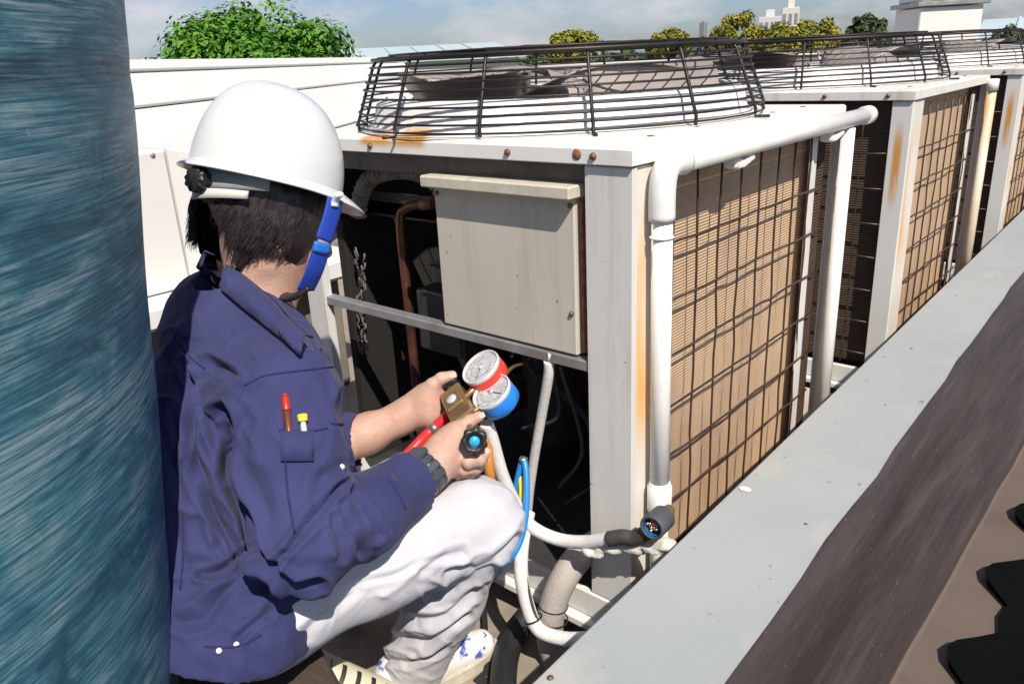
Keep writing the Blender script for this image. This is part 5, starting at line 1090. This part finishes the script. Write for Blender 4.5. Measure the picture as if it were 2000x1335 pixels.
# ------------------------------------------------------------------ beyond the roof: trees, sheds, buildings, stack
def leafmat(name, c1, c2):
    m = mat(name, c1, .55, col2=c2, nscale=2.6, lo=.36, hi=.62, spec=.3, dirt=tuple(x*.35 for x in c1), dscale=1.6, dlo=.5, dhi=.62, damt=.8); b = m.node_tree.nodes['Principled BSDF']
    b.inputs['Transmission Weight'].default_value = 0; return m
M['leafG'] = leafmat('broad_green_leaves', (.045, .16, .012), (.11, .27, .02)); M['leafY'] = leafmat('yellow_green_leaves', (.16, .17, .018), (.30, .27, .03)); M['leafD'] = leafmat('dull_green_leaves', (.04, .075, .025), (.085, .11, .04))
M['bark'] = mat('bark', (.10, .075, .05), .9, bump=.6, bscale=20)
def tree(name, label, base, ztop_, rx, rz, m, nclump, nleaf, ls, group='trees beyond the roof', seed=1, flat=.0):
    rg = random.Random(seed); base = A(base, float); H = ztop_-base[2]; cz = ztop_-rz; g = thing(name, label, 'tree', base, group)
    mb = MB(); tr = rx*.07+.05; mb.tube([base, base+A([.1, 0, H*.3]), A([base[0], base[1], cz-rz*.3])], [tr*1.3, tr, tr*.7], 10)
    cl = []
    for k in range(nclump):
        a_ = rg.uniform(0, 2*math.pi); s_ = rg.uniform(-.55, 1); rr = math.sqrt(max(0, 1-s_*s_))*rg.uniform(.72, 1.02); cl.append(A([base[0]+rx*rr*math.cos(a_), base[1]+rx*rr*math.sin(a_), cz+rz*s_*rg.uniform(.8, 1.0)]))
    for c in cl[:14]:
        s0 = A([base[0], base[1], cz-rz*.5]); mb.tube(spl([s0, (s0+c)/2+A([0, 0, .1*rz]), c], 4), np.linspace(tr*.5, tr*.1, 9), 6)
    mb.build('trunk', M['bark'], g); gn_ = np.random.default_rng(seed); nt_ = nclump*nleaf; un = lambda v_: v_/(np.linalg.norm(v_, axis=1)[:, None]+1e-9)
    c = np.repeat(A(cl), nleaf, 0); cr = np.repeat(rx*gn_.uniform(.16, .30, nclump), nleaf)[:, None]
    d_ = un(gn_.normal(0, 1, (nt_, 3))*A([1, 1, .8])); p = c+d_*cr*gn_.uniform(.55, 1.0, (nt_, 1)); n_ = un(d_*.8+gn_.uniform([-.6, -.6, 0], [.6, .6, 1.1], (nt_, 3)))
    u_ = un(np.cross(n_, gn_.uniform([-1, -1, .2], [1, 1, .4], (nt_, 3)))); w_ = np.cross(n_, u_); l_ = ls*gn_.uniform(.6, 1.25, (nt_, 1))
    V = np.stack([p-u_*l_, p+w_*l_*.5+n_*l_*.12, p+u_*l_, p-w_*l_*.5+n_*l_*.12], 1).reshape(-1, 3); Fc = np.arange(nt_*4).reshape(-1, 4).tolist()
    MB().add(V, Fc, False).build('crown', m, g, fixn=False); return g
def tb(u, dist, z=-5): p = PD(u, 100, dist); return (p[0], p[1], z)
def zpix(u, v, dist): return PD(u, v, dist)[2]
d0 = 14.; tree('shade_tree', 'bright green broad tree rising above the white roof behind the hat', tb(495, d0), zpix(495, 38, d0), 1.72, 1.25, M['leafG'], 150, 260, .056, seed=3)
for i, (u, vt, dist, wpx, hz, mm, lab) in enumerate((
        (1445, 30, 26, 110, 1.0, 'leafY', 'yellow green tree with rounded top left of the pale tower'), (1530, 48, 24, 110, .8, 'leafY', 'low yellow green tree in front of the pale tower'), (1590, 42, 28, 90, .9, 'leafY', 'yellow green tree on the right of the pale tower'),
        (1688, 32, 27, 66, .75, 'leafD', 'lone dull green tree left of the white stack'), (1120, 64, 40, 90, .8, 'leafY', 'yellowish tree top peeking over the nearest fan cage'), (1305, 60, 40, 70, .7, 'leafY', 'small tree top over the right of the nearest fan cage'),
        (1898, 62, 30, 40, .5, 'leafD', 'small tree just right of the white stack'), (1970, 56, 18, 80, .6, 'leafD', 'dark green tree in front of the pale gabled shed'))):
    rx = wpx/2/FPX*dist*1.05; tree('roadside_tree', lab, tb(u, dist), zpix(u, vt, dist), rx, hz, M[mm], 64, 110, .027*dist/10, seed=20+i)
# far belt of trees along the horizon
V = []; Fc = []; rg = random.Random(5)
for _ in range(9000):
    a_ = rg.uniform(-1.35, .45); dist = rg.uniform(110, 150); b_ = 1.6*noise.noise((a_*40, 1, 0))+.8*noise.noise((a_*120, 2, 0)); z = rg.uniform(-5, 1.3+b_)
    p = A([dist*math.sin(a_), dist*math.cos(a_), z]); u_ = nrm(A([rg.uniform(-1, 1), rg.uniform(-1, 1), rg.uniform(-1, 1)])); w_ = nrm(np.cross(u_, (rg.uniform(-1, 1), .5, rg.uniform(-1, 1)))); l_ = rg.uniform(.5, 1.1)
    o_ = len(V); V += [p-u_*l_, p+w_*l_*.7, p+u_*l_, p-w_*l_*.7]; Fc.append((o_, o_+1, o_+2, o_+3))
tag(MB().add(V, Fc, False).build('tree_belt', M['leafD'], fixn=False), 'hazy belt of far trees along the horizon', 'trees', None, 'stuff')
# pale sheds
M['teal'] = mat('pale_teal_roof_sheet', (.42, .52, .54), .5, col2=(.47, .56, .57), nscale=.6); M['shedw'] = mat('shed_wall', (.55, .55, .52), .8)
def shed(label, uL, uR, v_e, v_r, dist, depth):
    a, b = PD(uL, v_e, dist), PD(uR, v_e, dist); ze = min(a[2], b[2]); zr = ze+abs(v_e-v_r)/FPX*dist; d = nrm((b-a)*A([1, 1, 0])); n_ = nrm((a+b)/2*A([1, 1, 0])); n_ = nrm(n_-d*(n_@d)); Ln = np.linalg.norm((b-a)[:2])
    g = thing('shed', label, 'shed', (*((a+b)/2)[:2], -5)); c = ((a+b)/2)*A([1, 1, 0])+n_*depth/2
    MB().obox(c+UPZ*((ze-5)/2), (d, n_, UPZ), (Ln/2, depth/2, (ze+5)/2), .02).build('wall', M['shedw'], g)
    V = []
    for s_ in (-1, 1):
        e = c+d*s_*(Ln/2+.3); V += [e-n_*(depth/2+.4)+UPZ*(ze+.02), e+UPZ*(zr+.02), e+n_*(depth/2+.4)+UPZ*(ze+.02), e-n_*(depth/2+.4)+UPZ*(ze+.12), e+UPZ*(zr+.12), e+n_*(depth/2+.4)+UPZ*(ze+.12)]
    rf = MB().add(V, [(3, 4, 10, 9), (4, 5, 11, 10), (0, 1, 7, 6), (1, 2, 8, 7), (0, 3, 9, 6), (2, 5, 11, 8), (0, 1, 4, 3), (1, 2, 5, 4), (6, 7, 10, 9), (7, 8, 11, 10)], False).build('roof', M['teal'], g)
    for k in range(int(Ln/1.2)):
        e = c+d*(-Ln/2+.6+1.2*k); MB().beam(e-n_*(depth/2+.38)+UPZ*(ze+.14), e+UPZ*(zr+.14), .06, .05).build('roof_rib', M['teal'], rf)
shed('long pale teal shed behind the bright green tree', 225, 1010, 112, 84, 34, 12)
shed('pale teal gabled shed at the right edge behind the dark tree', 1925, 2120, 82, 46, 24, 8)
# distant buildings with window rows
def tower(label, u0, u1, vt, dist, fl, cols, mcol):
    a, b = PD(u0, vt, dist), PD(u1, vt, dist); z = a[2]; d = nrm((b-a)*A([1, 1, 0])); n_ = A([-d[1], d[0], 0]); n_ = n_ if n_@(CAM-a) > 0 else -n_; Ln = np.linalg.norm((b-a)[:2]); c = ((a+b)/2)*A([1, 1, 0])-n_*5
    g = thing('apartment_tower', label, 'building', (c[0], c[1], -5), 'far towers'); m_ = mat('render_'+label[:9], mcol, .9)
    MB().obox(c+UPZ*((z-5)/2), (d, n_, UPZ), (Ln/2, 5, (z+5)/2), .05).build('wall', m_, g)
    MB().obox(c+UPZ*(z+.6), (d, n_, UPZ), (Ln/5, 2, .6), .05).build('roof_room', m_, g)
    for r_ in range(fl):
        for k in range(cols): MB().obox(c+n_*5.02+d*(-Ln/2+Ln*(k+.5)/cols)+UPZ*(z-1.6-2.6*r_), (d, n_, UPZ), (Ln/cols*.28, .06, .75), .02).build('window', M['wpane'], g)
M['wpane'] = mat('far_window', (.22, .25, .28), .3)
tower('pale apartment tower with stepped top above the yellow trees', 1528, 1562, 16, 135, 4, 3, (.62, .58, .52)); tower('lower pale block left of the apartment tower', 1482, 1526, 34, 150, 3, 4, (.58, .56, .54))
g = thing('radio_mast', 'thin grey mast with a panel far behind the nearest fan cage', 'mast', tb(1372, 90)); p = A(tb(1372, 90)); zt = zpix(1372, 42, 90)
MB().tube([p, p*A([1, 1, 0])+UPZ*zt], [.25, .12], 8).build('pole', M['grime'], g); MB().obox(p*A([1, 1, 0])+UPZ*(zt-.8), np.eye(3), (.3, .3, .7), .05).build('panel', M['galv'], g)
# white ventilation stack on the roof
c = tb(1822, 6.6, 0); g = thing('vent_stack', 'square white ventilation stack with flanged collar behind the farthest unit', 'vent stack', c)
th_ = math.atan2(fw[1], fw[0]); vdr = nrm(A([c[0], c[1], 0])); a_ = math.radians(24); e1 = nrm(A([vdr[0]*math.cos(a_)-vdr[1]*math.sin(a_), vdr[0]*math.sin(a_)+vdr[1]*math.cos(a_), 0])); e2 = A([-e1[1], e1[0], 0]); axs = (e1, e2, UPZ); zf = zpix(1822, 10, 6.6); hw_ = .205
MB().obox(A(c)+UPZ*zf/2, axs, (hw_, hw_, zf/2-.02), .006).build('shaft', M['wallwhite'], g)
MB().obox(A(c)+UPZ*zf, axs, (hw_+.03, hw_+.03, .015), .004).build('collar', M['galv'], g)
MB().obox(A(c)+UPZ*(zf+.20), axs, (hw_-.01, hw_-.01, .18), .006).build('upper_shaft', M['wallwhite'], g)
MB().obox(A(c)+UPZ*(zf+.42), axs, (hw_+.08, hw_+.08, .02), .006).build('cap', M['wallwhite'], g)
